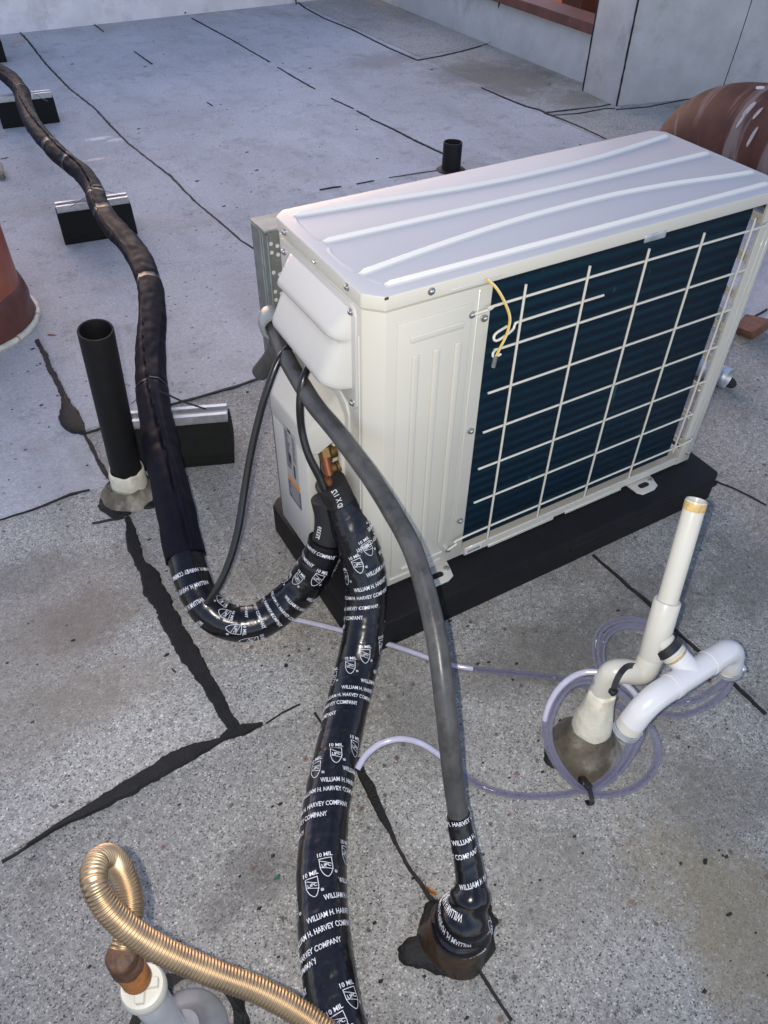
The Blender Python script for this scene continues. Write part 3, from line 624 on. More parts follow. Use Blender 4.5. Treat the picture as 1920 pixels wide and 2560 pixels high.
lid_rib([(0.022, 0.067), (0.12, 0.082), (0.24, 0.097), (0.35, 0.105), (0.50, 0.106), (0.62, 0.094), (0.72, 0.076), (0.788, 0.066)])
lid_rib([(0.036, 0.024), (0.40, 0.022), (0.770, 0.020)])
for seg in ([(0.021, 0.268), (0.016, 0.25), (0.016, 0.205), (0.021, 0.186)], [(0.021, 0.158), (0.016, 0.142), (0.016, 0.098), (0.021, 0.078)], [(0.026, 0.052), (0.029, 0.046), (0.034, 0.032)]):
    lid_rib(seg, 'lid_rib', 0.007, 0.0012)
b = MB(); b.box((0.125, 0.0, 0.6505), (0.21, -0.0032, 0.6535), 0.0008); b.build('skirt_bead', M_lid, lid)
MB().box((0.0205, -0.0022, 0.6636), (0.0268, -0.0012, 0.6676), 0.0004).build('paint_chip', M_drust, lid)

def screw(p, n, parent, r=0.0042):
    n = Vector(n)
    b = MB(); b.lathe(Vector(p) - n * 0.001, n, [(r * 1.35, 0), (r * 1.35, 0.0018), (r * 0.98, 0.0022), (r * 0.9, 0.0040), (r * 0.55, 0.0052), (0.0, 0.0055)], 14)
    return b.build('screw', M_screw, parent, smooth=35)
for x, z in [(0.092, 0.659), (0.164, 0.604), (0.187, 0.592), (0.186, 0.387), (0.185, 0.182), (0.164, 0.117)]:
    screw((x, -0.0025 if z < 0.65 else -0.003, z), (0, -1, 0), U)
for x, z in [(0.779, 0.612), (0.779, 0.142), (0.784, 0.100)]: screw((x, -0.002, z), (0, -1, 0), U, 0.0034)
for y, z in [(0.259, 0.6565), (0.059, 0.660)]: screw((-0.0022, y, z), (-1, 0, 0), U)
for y, z in [(0.157, 0.6535)]: screw((-0.0022, y, z), (-1, 0, 0), U, 0.0026)
# wire guard
def rod(p0, p1, r=0.0021): return MB().cyl(p0, p1, r, 10)
yw = -0.012
for x in (0.247, 0.365, 0.483, 0.601, 0.7185): rod((x, yw, 0.110 if x < 0.7 else 0.135), (x, yw, 0.634)).build('guard_wire', M_wire, U)
yh = -0.0082
def hwire(pts):
    t = Tube(pts, 0.004); MB().sweep(t, 0.0021, 10).build('guard_wire', M_wire, U, smooth=60)
hwire([(0.162, -0.004, 0.605), (0.186, -0.005, 0.606), (0.196, yh, 0.6095), (0.21, yh, 0.612), (0.50, yh, 0.612), (0.74, yh, 0.611), (0.757, -0.005, 0.611), (0.78, -0.004, 0.6115)])
hwire([(0.226, yh, 0.571), (0.205, yh - 0.002, 0.566), (0.200, yh - 0.005, 0.560), (0.206, yh - 0.006, 0.556), (0.225, yh - 0.004, 0.560), (0.238, yh - 0.001, 0.564), (0.241, yh, 0.571), (0.25, yh, 0.5725), (0.33, yh, 0.573), (0.411, yh, 0.573)])
hwire([(0.217, yh - 0.005, 0.529), (0.205, yh - 0.005, 0.527), (0.2035, yh - 0.003, 0.533), (0.213, yh, 0.536), (0.235, yh, 0.5355), (0.5, yh, 0.5355), (0.745, yh, 0.535)])
for z in (0.458, 0.380, 0.301, 0.222): hwire([(0.207, yh, z), (0.4, yh, z), (0.745, yh, z)])
hwire([(0.163, -0.004, 0.1185), (0.182, -0.005, 0.127), (0.20, yh, 0.1415), (0.5, yh, 0.142), (0.745, yh, 0.142), (0.78, -0.003, 0.142)])
# hook latch under the lid, mounting feet, bar-code sticker
MB().box((0.478, -0.004, 0.640), (0.522, -0.0005, 0.652), 0.0035, 3).build('lid_hook', M_galv, U)
def foot(cx):
    b = MB()
    b.poly_prism([(cx - 0.034, 0.012), (cx + 0.034, 0.012), (cx + 0.030, -0.008), (cx + 0.024, -0.030), (cx + 0.010, -0.036), (cx - 0.022, -0.036), (cx - 0.030, -0.026)], 0.0700, 0.0745, 0.0012, 2)
    f = b.build('mounting_foot', M_cream, U)
    h = MB(); P = [Vector((cx + a, -0.016, 0.0747)) for a in (-0.010, 0.002)]
    h.poly_prism([(cx - 0.010 + 0.0062 * math.cos(t), -0.016 + 0.0062 * math.sin(t)) for t in [math.pi / 2 + math.pi * i / 8 for i in range(9)]] + [(cx + 0.004 + 0.0062 * math.cos(t), -0.016 + 0.0062 * math.sin(t)) for t in [-math.pi / 2 + math.pi * i / 8 for i in range(9)]], 0.0738, 0.0751)
    h.build('slot', M_dark, f, smooth=0)
    h = MB(); h.lathe((cx + 0.022, -0.010, 0.074), (0, 0, 1), [(0.0058, 0), (0.0058, 0.003), (0.004, 0.0042), (0, 0.0045)], 12); h.build('bolt', M_screw, f)
foot(0.138); foot(0.655)
bc = MB().box((0.207, -0.0022, 0.083), (0.245, -0.0027, 0.094)).build('barcode_sticker', M_paper, U, smooth=0)
b = MB()
for i in range(14):
    x = 0.211 + i * 0.0021; b.box((x, -0.0028, 0.0845), (x + 0.0006 + 0.0007 * random.random(), -0.0030, 0.0905))
b.build('barcode', M_ink, bc, smooth=0)
# terminal hood: plate + two-step scoop
hood = MB().poly_prism([(0.036, 0.478), (0.036, 0.625), (0.040, 0.636), (0.050, 0.641), (0.276, 0.641), (0.276, 0.530), (0.262, 0.524), (0.062, 0.470), (0.044, 0.468)], 0.001, -0.0030, 0.0012, 2, axis='x').build('terminal_hood', M_plastic, U)
prof = [(0.000, 0.631), (0.004, 0.629), (0.020, 0.6075), (0.0265, 0.598), (0.0285, 0.592), (0.0275, 0.587), (0.0235, 0.5835), (0.0195, 0.582), (0.0195, 0.577), (0.0245, 0.570), (0.034, 0.551), (0.0405, 0.538), (0.0425, 0.530), (0.0415, 0.523), (0.036, 0.5175), (0.030, 0.515), (0.0, 0.513)]
bm = bmesh.new(); grid = []
ny = 44
for j in range(ny + 1):
    y = 0.048 + (0.244 - 0.048) * j / ny
    e = min(1.0, max(0.0, (y - 0.048) / 0.030)); e = (1 - (1 - e) ** 2.4) ** 0.55 if e < 1 else 1.0
    g = min(1.0, max(0.0, (0.244 - y) / 0.010)); g = (1 - (1 - g) ** 2) ** 0.5
    row = []
    for d, z in prof:
        dz = 0.0
        if z < 0.58: dz = -0.012 * (1 - (y - 0.048) / 0.204) * min(1, (0.58 - z) / 0.04)
        row.append(bm.verts.new((-0.0028 - d * e * g, y, z + dz)))
    grid.append(row)
for Aq, Bq in zip(grid, grid[1:]):
    for i in range(len(prof) - 1): bm.faces.new((Aq[i], Aq[i + 1], Bq[i + 1], Bq[i]))
b = MB(); b.join(bm); b.build('scoop', M_plastic, hood, smooth=60)
MB().box((-0.004, 0.10, 0.501), (-0.034, 0.236, 0.5095)).build('cable_slot', M_dark, hood, smooth=0)
for y, z in [(0.265, 0.623), (0.0475, 0.629), (0.0485, 0.4775)]: screw((-0.0035, y, z), (-1, 0, 0), hood)
screw((-0.002, 0.157, 0.4515), (-1, 0, 0), U)
# valve cover
X0 = -0.052
b = MB()
b.hull([(X0, 0.124, 0.335), (X0, 0.266, 0.335), (X0, 0.124, 0.384), (X0, 0.266, 0.384), (X0 + 0.016, 0.108, 0.345), (-0.001, 0.072, 0.405), (-0.001, 0.072, 0.440), (-0.001, 0.100, 0.462), (-0.001, 0.284, 0.462), (-0.001, 0.284, 0.33)], 0.006, 3)
b.box((X0 + 0.001, 0.1245, 0.082), (X0 + 0.026, 0.2655, 0.345), 0.0035, 2)
b.box((X0 + 0.002, 0.255, 0.082), (-0.002, 0.265, 0.34), 0.002)
b.poly_prism([(0.062, 0.41), (0.062, 0.445), (0.070, 0.462), (0.090, 0.472), (0.280, 0.472), (0.292, 0.462), (0.292, 0.30), (0.262, 0.30), (0.262, 0.39), (0.10, 0.39)], 0.0005, -0.0035, 0.001, 2, axis='x')
vc = b.build('valve_cover', M_cover, U, smooth=35)
yl0, yl1, zl0, zl1 = 0.163, 0.213, 0.180, 0.350
MB().box((X0 + 0.0012, yl0, 0.2352), (X0 - 0.0004, yl1, zl1)).build('rating_label', M_lab, vc, smooth=0)
b = MB(); rnd = random.Random(3)
b.box((X0 - 0.0003, yl0 + 0.020, 0.342), (X0 - 0.0008, yl0 + 0.032, 0.349))
for i in range(20):
    z = 0.337 - i * 0.0043
    b.box((X0 - 0.0003, yl1 - 0.004, z), (X0 - 0.0008, yl1 - 0.012 - rnd.random() * 0.012, z + 0.0018))
    if i < 13: b.box((X0 - 0.0003, yl0 + 0.006 + rnd.random() * 0.004, z), (X0 - 0.0008, yl0 + 0.016, z + 0.0016))
b.box((X0 - 0.0003, yl0 + 0.012, 0.246), (X0 - 0.0008, yl0 + 0.019, 0.275)); b.box((X0 - 0.0003, yl0 + 0.026, 0.272), (X0 - 0.0008, yl0 + 0.036, 0.292))
b.build('label_print', M_ink, vc, smooth=0)
MB().box((X0 + 0.0012, yl0, 0.2226), (X0 - 0.0004, yl1, 0.2350)).build('warning_band', M_lor, vc, smooth=0)
wl_ = MB().box((X0 + 0.0012, yl0, zl0), (X0 - 0.0004, yl1, 0.2224)).build('warning_label', M_lbl, vc, smooth=0)
b = MB()
for i in range(8): b.box((X0 - 0.0003, yl0 + 0.004, 0.2185 - i * 0.0044), (X0 - 0.0007, yl1 - 0.004 - rnd.random() * 0.010, 0.2185 - i * 0.0044 + 0.0012))
b.build('label_print', M_lab, wl_, smooth=0)
# service valves, brass and copper, on the left face
b = MB(); b.lathe((-0.001, 0.118, 0.335), (-1, 0, 0), [(0.012, 0), (0.012, 0.012), (0.0095, 0.014), (0.0095, 0.026)], 16); b.lathe((-0.022, 0.118, 0.348), (0, -0.55, -0.85), [(0.012, 0), (0.012, 0.016), (0.009, 0.018), (0.009, 0.024)], 6)
v1 = b.build('service_valve', M_valve, U); MB().cyl((-0.024, 0.108, 0.335), (-0.030, 0.072, 0.295), 0.0085, 14).build('copper_stub', M_copper, v1)
b = MB(); b.lathe((-0.001, 0.096, 0.318), (-1, 0, 0), [(0.010, 0), (0.010, 0.010), (0.006, 0.011), (0.010, 0.013), (0.010, 0.020), (0.007, 0.022)], 16); b.build('service_valve', M_valve, U)
b = MB(); b.lathe((-0.001, 0.118, 0.19), (-1, 0, 0), [(0.013, 0), (0.013, 0.014), (0.010, 0.015), (0.010, 0.028)], 16); b.build('service_valve', M_valve, U)
b = MB(); b.box((-0.002, 0.02, 0.122), (-0.006, 0.10, 0.130), 0.001); b.build('pressed_rib', M_cream, U)

# ------------------------------------------------------------------ lettering that follows a surface
FONT_CACHE = {}
def text_mesh(txt, size):
    """flat mesh of a word: list of verts (u, v) and faces"""
    key = (txt, size)
    if key in FONT_CACHE: return FONT_CACHE[key]
    cu = bpy.data.curves.new('txt', 'FONT'); cu.body = txt; cu.size = size; cu.resolution_u = 2; cu.offset = size * 0.016; cu.fill_mode = 'FRONT'
    o = bpy.data.objects.new('txt', cu); COL.objects.link(o)
    dg = bpy.context.evaluated_depsgraph_get(); dg.update()
    me = bpy.data.meshes.new_from_object(o.evaluated_get(dg))
    V = [(v.co.x, v.co.y) for v in me.vertices]; Fs = [tuple(p.vertices) for p in me.polygons]
    bpy.data.objects.remove(o); bpy.data.curves.remove(cu); bpy.data.meshes.remove(me)
    FONT_CACHE[key] = (V, Fs); return V, Fs
def stroke(poly, wd, closed=False):
    V = []; Fs = []
    n = len(poly)
    for i in range(n if closed else n - 1):
        a = Vector(poly[i]); b_ = Vector(poly[(i + 1) % n]); d = (b_ - a); 
        if d.length < 1e-9: continue
        d.normalize(); s_ = Vector((-d.y, d.x)) * wd / 2; a = a - d * wd * 0.4; b_ = b_ + d * wd * 0.4
        m = max(1, int((b_ - a).length / 0.004))
        for j in range(m):
            p = a.lerp(b_, j / m); q = a.lerp(b_, (j + 1) / m); k = len(V)
            V += [tuple(p + s_), tuple(p - s_), tuple(q - s_), tuple(q + s_)]; Fs.append((k, k + 1, k + 2, k + 3))
    return V, Fs
def merge(parts):
    V = []; Fs = []
    for (v, f), (du, dv) in parts:
        k = len(V); V += [(a + du, b_ + dv) for a, b_ in v]; Fs += [tuple(i + k for i in q) for q in f]
    return V, Fs
H = 0.0080
def shield():
    w_, h_ = 0.0165, 0.017
    arc = [(w_ / 2 * math.cos(t) * (abs(math.cos(t)) ** 0.15), -h_ * 0.25 + h_ * 0.80 * math.sin(t) * abs(math.sin(t)) ** 0.4) for t in [-math.pi * i / 10 for i in range(11)]]
    out = [(-w_ / 2, h_ * 0.42), (w_ / 2, h_ * 0.42)] + arc
    parts = [(stroke(out, 0.0009, True), (0, 0)), (stroke([(-w_ / 2, 0.005), (w_ / 2, -0.002)], 0.0007), (0, 0)), (stroke([(-w_ / 2, -0.004), (w_ / 2, -0.009)], 0.0007), (0, 0)),
             (text_mesh('UPC', 0.0066), (-0.0062, -0.0046)), (text_mesh('10 MIL', 0.0078), (-0.0112, 0.0100)), (text_mesh('®', 0.0055), (0.0095, -0.014))]
    return merge(parts)
SHIELD = shield()
def squeeze(m, f): return [(u * f, v) for u, v in m[0]], m[1]
COMPANY = squeeze(text_mesh('WILLIAM H. HARVEY COMPANY', H * 1.22), 0.70)
def put(bmv, tube, rfun, s_mid, th_mid, mesh, tilt, flip, off=0.0010):
    """wrap a flat mesh round the tube: u runs round the tube, v along it"""
    V, Fs = mesh; vs = []; sg = -1 if flip else 1; ct, st = math.cos(tilt), math.sin(tilt)
    for u, v in V:
        u, v = u * sg, v * sg
        uu = u * ct - v * st; vv = u * st + v * ct
        s_ = s_mid - vv
        r = rfun(s_, 0) if callable(rfun) else rfun
        th = th_mid + HAND * uu / r
        r = (rfun(s_, th) if callable(rfun) else rfun) + off
        if not (0 <= s_ <= tube.L): vs.append(None); continue
        vs.append(bmv.verts.new(tube.pt(s_, th, r)))
    for f in Fs:
        if any(vs[i] is None for i in f): continue
        try: bmv.faces.new([vs[i] for i in f])
        except ValueError: pass
HAND = -1.0
def tape_print(tube, rfun, s0, s1, name, parent, pitch=0.0275, tilt=0.21, seed=1, flip_until=0.0, th0=-2.2):
    rnd = random.Random(seed); b = MB()
    r = rfun(s0, 0) if callable(rfun) else rfun
    circ = 2 * math.pi * r; wC = max(v[0] for v in COMPANY[0])
    per = max(wC + 0.041, circ * 0.87); u = th0 * r
    end = (s1 - s0) / pitch * circ
    k = 0
    while u + per < end:
        for (mesh, du, dv) in ((COMPANY, 0.0, 0.0), (SHIELD, wC + 0.021, 0.004)):
            # a long text follows the helix letter block by block
            V, Fs = mesh
            turn = (u + du) / circ; s_mid = s0 + pitch * (u + du - th0 * r) / circ
            # helix: tilt is given by the pitch itself plus the hand-laid slant
            put(b.bm, tube, rfun, s_mid + rnd.uniform(-0.002, 0.002) + dv, HAND * ((u + du) / r), mesh, tilt, s_mid - s0 < flip_until)
        u += per + rnd.uniform(-0.006, 0.008); k += 1
    return b.build(name, M_print, parent, smooth=0, recalc=False)

def rough_tape(r, pitch=0.033, seed=0.0, amp=0.0012):
    def f(s, th):
        ph = (s / pitch + HAND * th / (2 * math.pi)) % 1.0
        lap = 0.0006 * (1 - ph)
        cr = amp * noise.noise((s * 16 + seed, math.cos(th) * 1.3, math.sin(th) * 1.3)) + 0.0005 * noise.noise((s * 70, math.cos(th) * 3 + seed, math.sin(th) * 3))
        return r + lap + cr
    return f

# ------------------------------------------------------------------ line set toward the photographer
hA = empty('insulated_line', at(735, 1580, 0), 'thick black taped refrigerant line running down towards the viewer', 'insulated pipe')
ptsA = [at(712, 1040, 0.318), at(735, 1085, 0.275), at(767, 1160, 0.22), at(789, 1240, 0.168), at(790, 1310, 0.122), at(779, 1400, 0.075), at(758, 1490, 0.046), at(735, 1590, 0.038), at(712, 1700, 0.038), at(698, 1810, 0.038), at(694, 1920, 0.038), at(702, 2040, 0.038), at(720, 2160, 0.038), at(752, 2300, 0.038), at(790, 2420, 0.038), at(850, 2620, 0.038), at(930, 2880, 0.038), at(1040, 3200, 0.038)]
tA = Tube(ptsA, 0.003, ref=(-0.15, -0.36, 0.92))
sA0 = tA.near(at(735, 1085, 0.275))
fA0 = rough_tape(0.0345, 0.0335, 2.0)
def fA(s, th):
    g = min(1.0, max(0.0, (s - sA0) / 0.05)); base = 0.027 + (0.0345 - 0.027) * g
    t_ = ((th + math.pi) % (2 * math.pi)) - math.pi; low = min(1.0, max(0.0, (s - sA0 - 0.30) / 0.15))
    flat = low * 0.0030 * math.exp(-((t_ + 0.10 * HAND) / 0.42) ** 2) * (1 + 0.35 * noise.noise((s * 55, t_ * 3, 4.0)))
    crk = low * 0.0011 * noise.noise((s * 130, t_ * 5, 1.0)) * math.exp(-(t_ / 0.8) ** 2); crease = low * 0.0010 * math.exp(-((t_ - 0.52 * HAND * -1) / 0.05) ** 2)
    return base - 0.0345 + fA0(s, th) - flat + crease + crk
MB().sweep(tA, lambda s, th: 0.0262 + 0.0006 * noise.noise((s * 60, th, 0)), 24, s1=sA0 + 0.01).build('foam_sleeve', M_foam, hA, smooth=60)
MB().sweep(tA, fA, 72, s0=sA0, step=0.0028).build('tape_wrap', M_tape, hA, smooth=60)
tape_print(tA, fA, sA0 + 0.012, tA.L - 0.03, 'tape_lettering', hA, seed=4, flip_until=0.062)
def along(tube, r, s0, th, txt, size, name, parent, m, up=1):
    V, Fs = text_mesh(txt, size); b = MB(); vs = [b.bm.verts.new(tube.pt(s0 + up * u, th + up * v / r, (r(s0, th) if callable(r) else r) + 0.0009)) for u, v in V]
    for f in Fs: b.bm.faces.new([vs[i] for i in f])
    return b.build(name, m, parent, smooth=0, recalc=False)
along(tA, 0.0265, sA0 - 0.002, -0.55 * HAND, 'ID X 1/2" T', 0.0125, 'sleeve_lettering', hA, M_print, -1)
MB().sweep(Tube([at(705, 1035, 0.325), at(716, 1052, 0.31), at(730, 1075, 0.285)], 0.004), 0.0085, 14).build('copper_stub', M_copper, hA)

# ------------------------------------------------------------------ line set that turns back and runs over the supports
hB = empty('insulated_line', at(400, 1300, 0), 'black wrapped line set curving under and running over rubber supports to upper left', 'insulated pipe')
Bpx = [(704, 1075, .275), (712, 1115, .24), (708, 1160, .20), (690, 1212, .155), (655, 1265, .105), (605, 1312, .066), (548, 1345, .050), (490, 1342, .058), (445, 1310, .080), (415, 1250, .108), (396, 1180, .132), (380, 1110, .147), (362, 1030, .155), (344, 940, .158), (329, 850, .160), (326, 770, .163), (329, 690, .168), (324, 620, .172), (303, 562, .175), (272, 520, .172), (240, 485, .164), (215, 445, .160), (200, 405, .165), (170, 368, .17), (128, 335, .17), (95, 300, .17), (68, 262, .165), (52, 222, .160), (44, 195, .160), (20, 168, .165), (-8, 150, .17), (-50, 125, .17)]
tB = Tube([at(*p) for p in Bpx], 0.004)
sB1 = tB.near(at(402, 1205, 0.125)); sBf = tB.near(at(706, 1165, 0.195))
fBt = rough_tape(0.0325, 0.033, 9.0)
joints = [tB.near(at(*p)) for p in ((352, 985, .156), (328, 845, .160), (322, 612, .172), (226, 462, .162), (208, 425, .162), (150, 352, .17), (110, 318, .17))]
def fB(s, th):
    r = 0.0362 - 0.0055 * min(1, max(0, (s - sB1) / 1.6))
    for j in joints: r -= 0.0022 * math.exp(-((s - j) / 0.014) ** 2)
    sp = math.sin(th * 1.0 + 0.8); r += 0.0030 * noise.noise((s * 9, math.cos(th), math.sin(th))) + 0.0016 * noise.noise((s * 34, math.cos(th) * 2, math.sin(th) * 2))
    fold = ((th - 0.55 * math.sin(s * 3.0) + math.pi) % (2 * math.pi)) - math.pi         # lengthwise lap of the wrap
    r += 0.0044 * math.exp(-(fold / 0.20) ** 2) * (1 if fold > 0 else 0.0) - 0.0035 * math.exp(-((fold + 0.06) / 0.06) ** 2)
    f2 = ((th - 1.15 - 0.4 * math.sin(s * 4.0 + 1) + math.pi) % (2 * math.pi)) - math.pi
    r += 0.0016 * math.exp(-(f2 / 0.1) ** 2)
    return r
MB().sweep(tB, 0.0262, 24, s1=sBf + 0.01).build('foam_sleeve', M_foam, hB, smooth=60)
MB().sweep(tB, fBt, 40, s0=sBf, s1=sB1 + 0.012, step=0.0028).build('tape_wrap', M_tape, hB, smooth=60)
MB().sweep(tB, fB, 72, s0=sB1, step=0.004).build('duct_wrap', M_wrap, hB, smooth=60)
tape_print(tB, fBt, sBf + 0.015, sB1 - 0.012, 'tape_lettering', hB, seed=8, tilt=-0.05)
along(tB, 0.0265, sBf - 0.010, 0.75, '75339', 0.012, 'sleeve_lettering', hB, M_print, -1)
for j in joints[3:]:
    MB().sweep(tB, lambda s, th: fB(s, th) + 0.0006, 72, s0=j - 0.016, s1=j + 0.016).build('tape_band', M_band, hB, smooth=60)
MB().sweep(tB, lambda s, th: fB(s, th) + 0.0006, 72, s0=joints[2] - 0.02, s1=joints[2] + 0.006).build('tape_band', M_band, hB, smooth=60)

# ------------------------------------------------------------------ rubber supports with strut
def make_support():
    e = empty('rubber_support', (0, 0, 0), '', 'pipe support')
    L2 = 0.118
    b = MB(); b.poly_prism([(-0.058, -0.003), (-0.058, 0.030), (-0.030, 0.092), (0.030, 0.092), (0.058, 0.030), (0.058, -0.003)], -L2, L2, 0.0025, 2, axis='x'); b.build('rubber_block', M_rubber, e, smooth=30)
    b = MB(); z0 = 0.0922; hh = 0.021; x = L2 - 0.004
    b.box((-x, -0.0205, z0), (x, 0.0205, z0 + 0.002))
    for s_ in (-1, 1):
        b.box((-x, s_ * 0.0205, z0 + 0.0021), (x, s_ * 0.0184, z0 + hh)); b.box((-x, s_ * 0.0183, z0 + hh - 0.002), (x, s_ * 0.0105, z0 + hh)); b.box((-x, s_ * 0.0105, z0 + hh - 0.007), (x, s_ * 0.0123, z0 + hh - 0.0021))
    b.build('strut_channel', M_galv, e, smooth=0)
    return e
sup0 = make_support(); first = True
def place_support(mid, ang, label):
    global first
    if first: o = sup0; first = False
    else:
        o = sup0.copy(); COL.objects.link(o)
        for ch in list(sup0.children):
            c = ch.copy(); COL.objects.link(c); c.parent = o
    o.location = mid; o.rotation_euler = (0, 0, math.radians(ang)); o['label'] = label; o['category'] = 'pipe support'; o['group'] = 'rubber pipe supports under the line set'
    return o
place_support((-0.137, 0.648, 0.0), -21, 'rubber support block with strut channel beside the tall black vent pipe')
place_support((0.006, 1.890, 0.0), -7, 'rubber support block with strut channel in the middle of the row, near upper left')
place_support((0.040, 3.130, 0.0), -6, 'rubber support block under the line near the top left corner')
place_support((0.020, 4.19, 0.0), -6, 'farthest rubber support block, cut off at the left edge of the picture')

def tie_loop(tube, s, rf, name_label, tails, group='black cable ties'):
    e = empty('cable_tie', tube.frame(s)[0], name_label, 'cable tie', group)
    pts = []
    for i in range(25):
        th = 2 * math.pi * i / 24; r = (rf(s, th) if callable(rf) else rf) + 0.0008
        p = tube.pt(s, th, r); pts.append((p, (p - tube.frame(s)[0])))
    MB().ribbon(pts, 0.0048, 0.0012).build('strap', M_tie, e)
    for t in tails: MB().ribbon([(p, (0, -0.5, 0.9)) for p in t], 0.0042, 0.0012).build('strap_tail', M_tie, e)
    return e
tie_loop(tB, tB.near(at(329, 845, 0.16)), fB, 'black cable tie holding the line to the support by the tall vent pipe', [[at(345, 845, 0.195), at(395, 868, 0.16), at(445, 884, 0.118)], [at(312, 842, 0.19), at(300, 858, 0.15), at(284, 872, 0.118)]])
tie_loop(tB, tB.near(at(207, 420, 0.165)), fB, 'black cable tie holding the line to the middle rubber support', [[at(222, 412, 0.195), at(250, 418, 0.16), at(268, 427, 0.12)], [at(196, 418, 0.18), at(170, 436, 0.14), at(152, 448, 0.118)]])
tie_loop(tB, tB.near(at(46, 200, 0.16)), fB, 'black cable tie holding the line to the support near the top left corner', [[at(62, 196, 0.18), at(85, 210, 0.14), at(103, 219, 0.118)]])

# ------------------------------------------------------------------ grey electrical conduit
dis = empty('disconnect_bracket', (0.01, 0.36, 0), 'grey galvanised bracket with bolt holes standing behind the cream unit', 'bracket')
b = MB(); b.box((-0.006, 0.345, 0.0), (0.060, 0.349, 0.625), 0.0008); b.box((-0.008, 0.3495, 0.0), (-0.004, 0.385, 0.625), 0.0008); b.box((-0.004, 0.330, 0.0), (-0.0005, 0.3445, 0.622), 0.0008); b.build('upright', M_galvd, dis)
MB().box((-0.008, 0.329, 0.6255), (0.062, 0.386, 0.630), 0.001).build('top_cap', M_galvd, dis)
for z in (0.60, 0.585, 0.55, 0.515, 0.50):
    for x in (0.008, 0.019):
        MB().lathe((x, 0.3452, z - 0.006 * (x > 0.01)), (0, -1, 0), [(0.0034, 0), (0.0034, 0.0012), (0, 0.0016)], 10).build('rivet', M_paper, dis)
cnd = empty('conduit', at(985, 2055, 0), 'grey flexible electrical conduit arching from behind the unit to the roof penetration', 'conduit')
cpx = [(590, 700, .500), (602, 735, .494), (624, 784, .484), (677, 871, .462), (729, 935, .452), (800, 1030, .442), (850, 1110, .430), (890, 1185, .415), (918, 1270, .394), (941, 1370, .368), (956, 1470, .336), (968, 1580, .284), (980, 1690, .214), (990, 1758, .168), (1003, 1830, .132), (1013, 1885, .106), (1018, 1922, .094), (1012, 1955, .078)]
tC = Tube([at(*p) for p in cpx], 0.004)
sC = tC.near(at(990, 1758, .168)); sC2 = tC.near(at(1013, 1885, .106))
MB().sweep(tC, lambda s, th: 0.0138 + 0.0004 * noise.noise((s * 30, math.cos(th), math.sin(th))) + 0.0008 * math.exp(-((math.cos(th) - 1) / 0.01) ** 2), 26, s1=sC + 0.01).build('jacket', M_cond, cnd, smooth=60)
fC = rough_tape(0.0150, 0.028, 5.0, 0.0020)
def fC2(s, th): return fC(s, th) + 0.0035 * min(1, max(0, (s - sC) / 0.08))
MB().sweep(tC, fC2, 36, s0=sC, step=0.0025).build('tape_wrap', M_tape, cnd, smooth=60)
# fittings at its upper end
b = MB(); p0 = at(596, 716, .502); p1 = at(590, 700, .503); ax = (p0 - p1).normalized()
b.lathe(p1 - ax * 0.010, ax, [(0.020, 0), (0.0235, 0.002), (0.0235, 0.020), (0.021, 0.024), (0.0165, 0.024)], 22, True, False); b.lathe(p1 - ax * 0.030, ax, [(0.017, 0), (0.020, 0.008), (0.020, 0.022)], 20); b.build('compression_fitting', M_cfit, cnd)
b = MB(); q0 = atx(628, 738, -0.016); q1 = atx(652, 778, -0.016); qa = (q1 - q0).normalized(); b.lathe(q0, qa, [(0.016, 0), (0.016, 0.018), (0.020, 0.019), (0.020, 0.030), (0.0165, 0.034), (0.0165, 0.046)], 20); b.build('compression_fitting', M_cfit, cnd)
stub = tag(MB().sweep(Tube([at(600, 745, .44), at(585, 775, .41), at(562, 805, .37)], 0.006), 0.0155, 20).build('conduit', M_cond, smooth=60), 'short dark grey conduit end pointing down behind the unit', 'conduit')
# taped roof penetration
pk = empty('roof_flashing', at(985, 2055, 0), 'rusty metal cone in black tar where the grey conduit enters the roof', 'flashing')
cb = at(984, 2024, 0); ct = at(1007, 1966, 0.080)
b = MB(); axp = ct - cb; Lc = axp.length
b.lathe(cb, axp, [(0.053, -0.006), (0.051, 0.006), (0.046, Lc * 0.24), (0.041, Lc * 0.42), (0.037, Lc * 0.60)], 48)
for v in b.bm.verts: v.co += Vector((noise.noise(v.co * 40), noise.noise(v.co * 40 + Vector((5, 0, 0))), 0)) * 0.006
b.build('cone', M_rust, pk, smooth=60)
tK = Tube([cb + axp * 0.40, cb + axp * 0.60, cb + axp * 0.82, at(1011, 1956, 0.080), at(1017, 1930, 0.092), at(1018, 1912, 0.098)], 0.002)
fK = rough_tape(0.0, 0.02, 3.0, 0.0030)
def fK2(s, th):
    u = s / tK.L; w_ = [0.041, 0.039, 0.034, 0.028, 0.0235, 0.0205]; k_ = min(4, int(u * 5)); f_ = u * 5 - k_
    return w_[k_] + (w_[k_ + 1] - w_[k_]) * f_ + 0.0022 * math.sin(u * 17) + fK(s, th)
MB().sweep(tK, fK2, 48, step=0.0018).build('tape_wrap', M_tape, pk, smooth=60)
for (sm, th, mesh, tl) in ((0.012, -0.9, COMPANY, 0.25), (0.030, -0.35, COMPANY, -0.12), (0.052, 0.3, COMPANY, 0.1), (0.026, -1.5, SHIELD, 0.3)):
    b = MB(); put(b.bm, tK, fK2, sm, HAND * th, mesh, tl, False); b.build('tape_lettering', M_print, pk, smooth=0, recalc=False)
b = MB()
for (sm, th, mesh, tl) in ((0.012, -3.0, COMPANY, 0.10), (0.036, -1.0, COMPANY, 0.12), (0.062, -4.6, COMPANY, 0.12), (0.098, -0.9, COMPANY, 0.14)): put(b.bm, tC, fC2, sC + sm, HAND * th, mesh, tl, False)
b.build('tape_lettering', M_print, cnd, smooth=0, recalc=False)

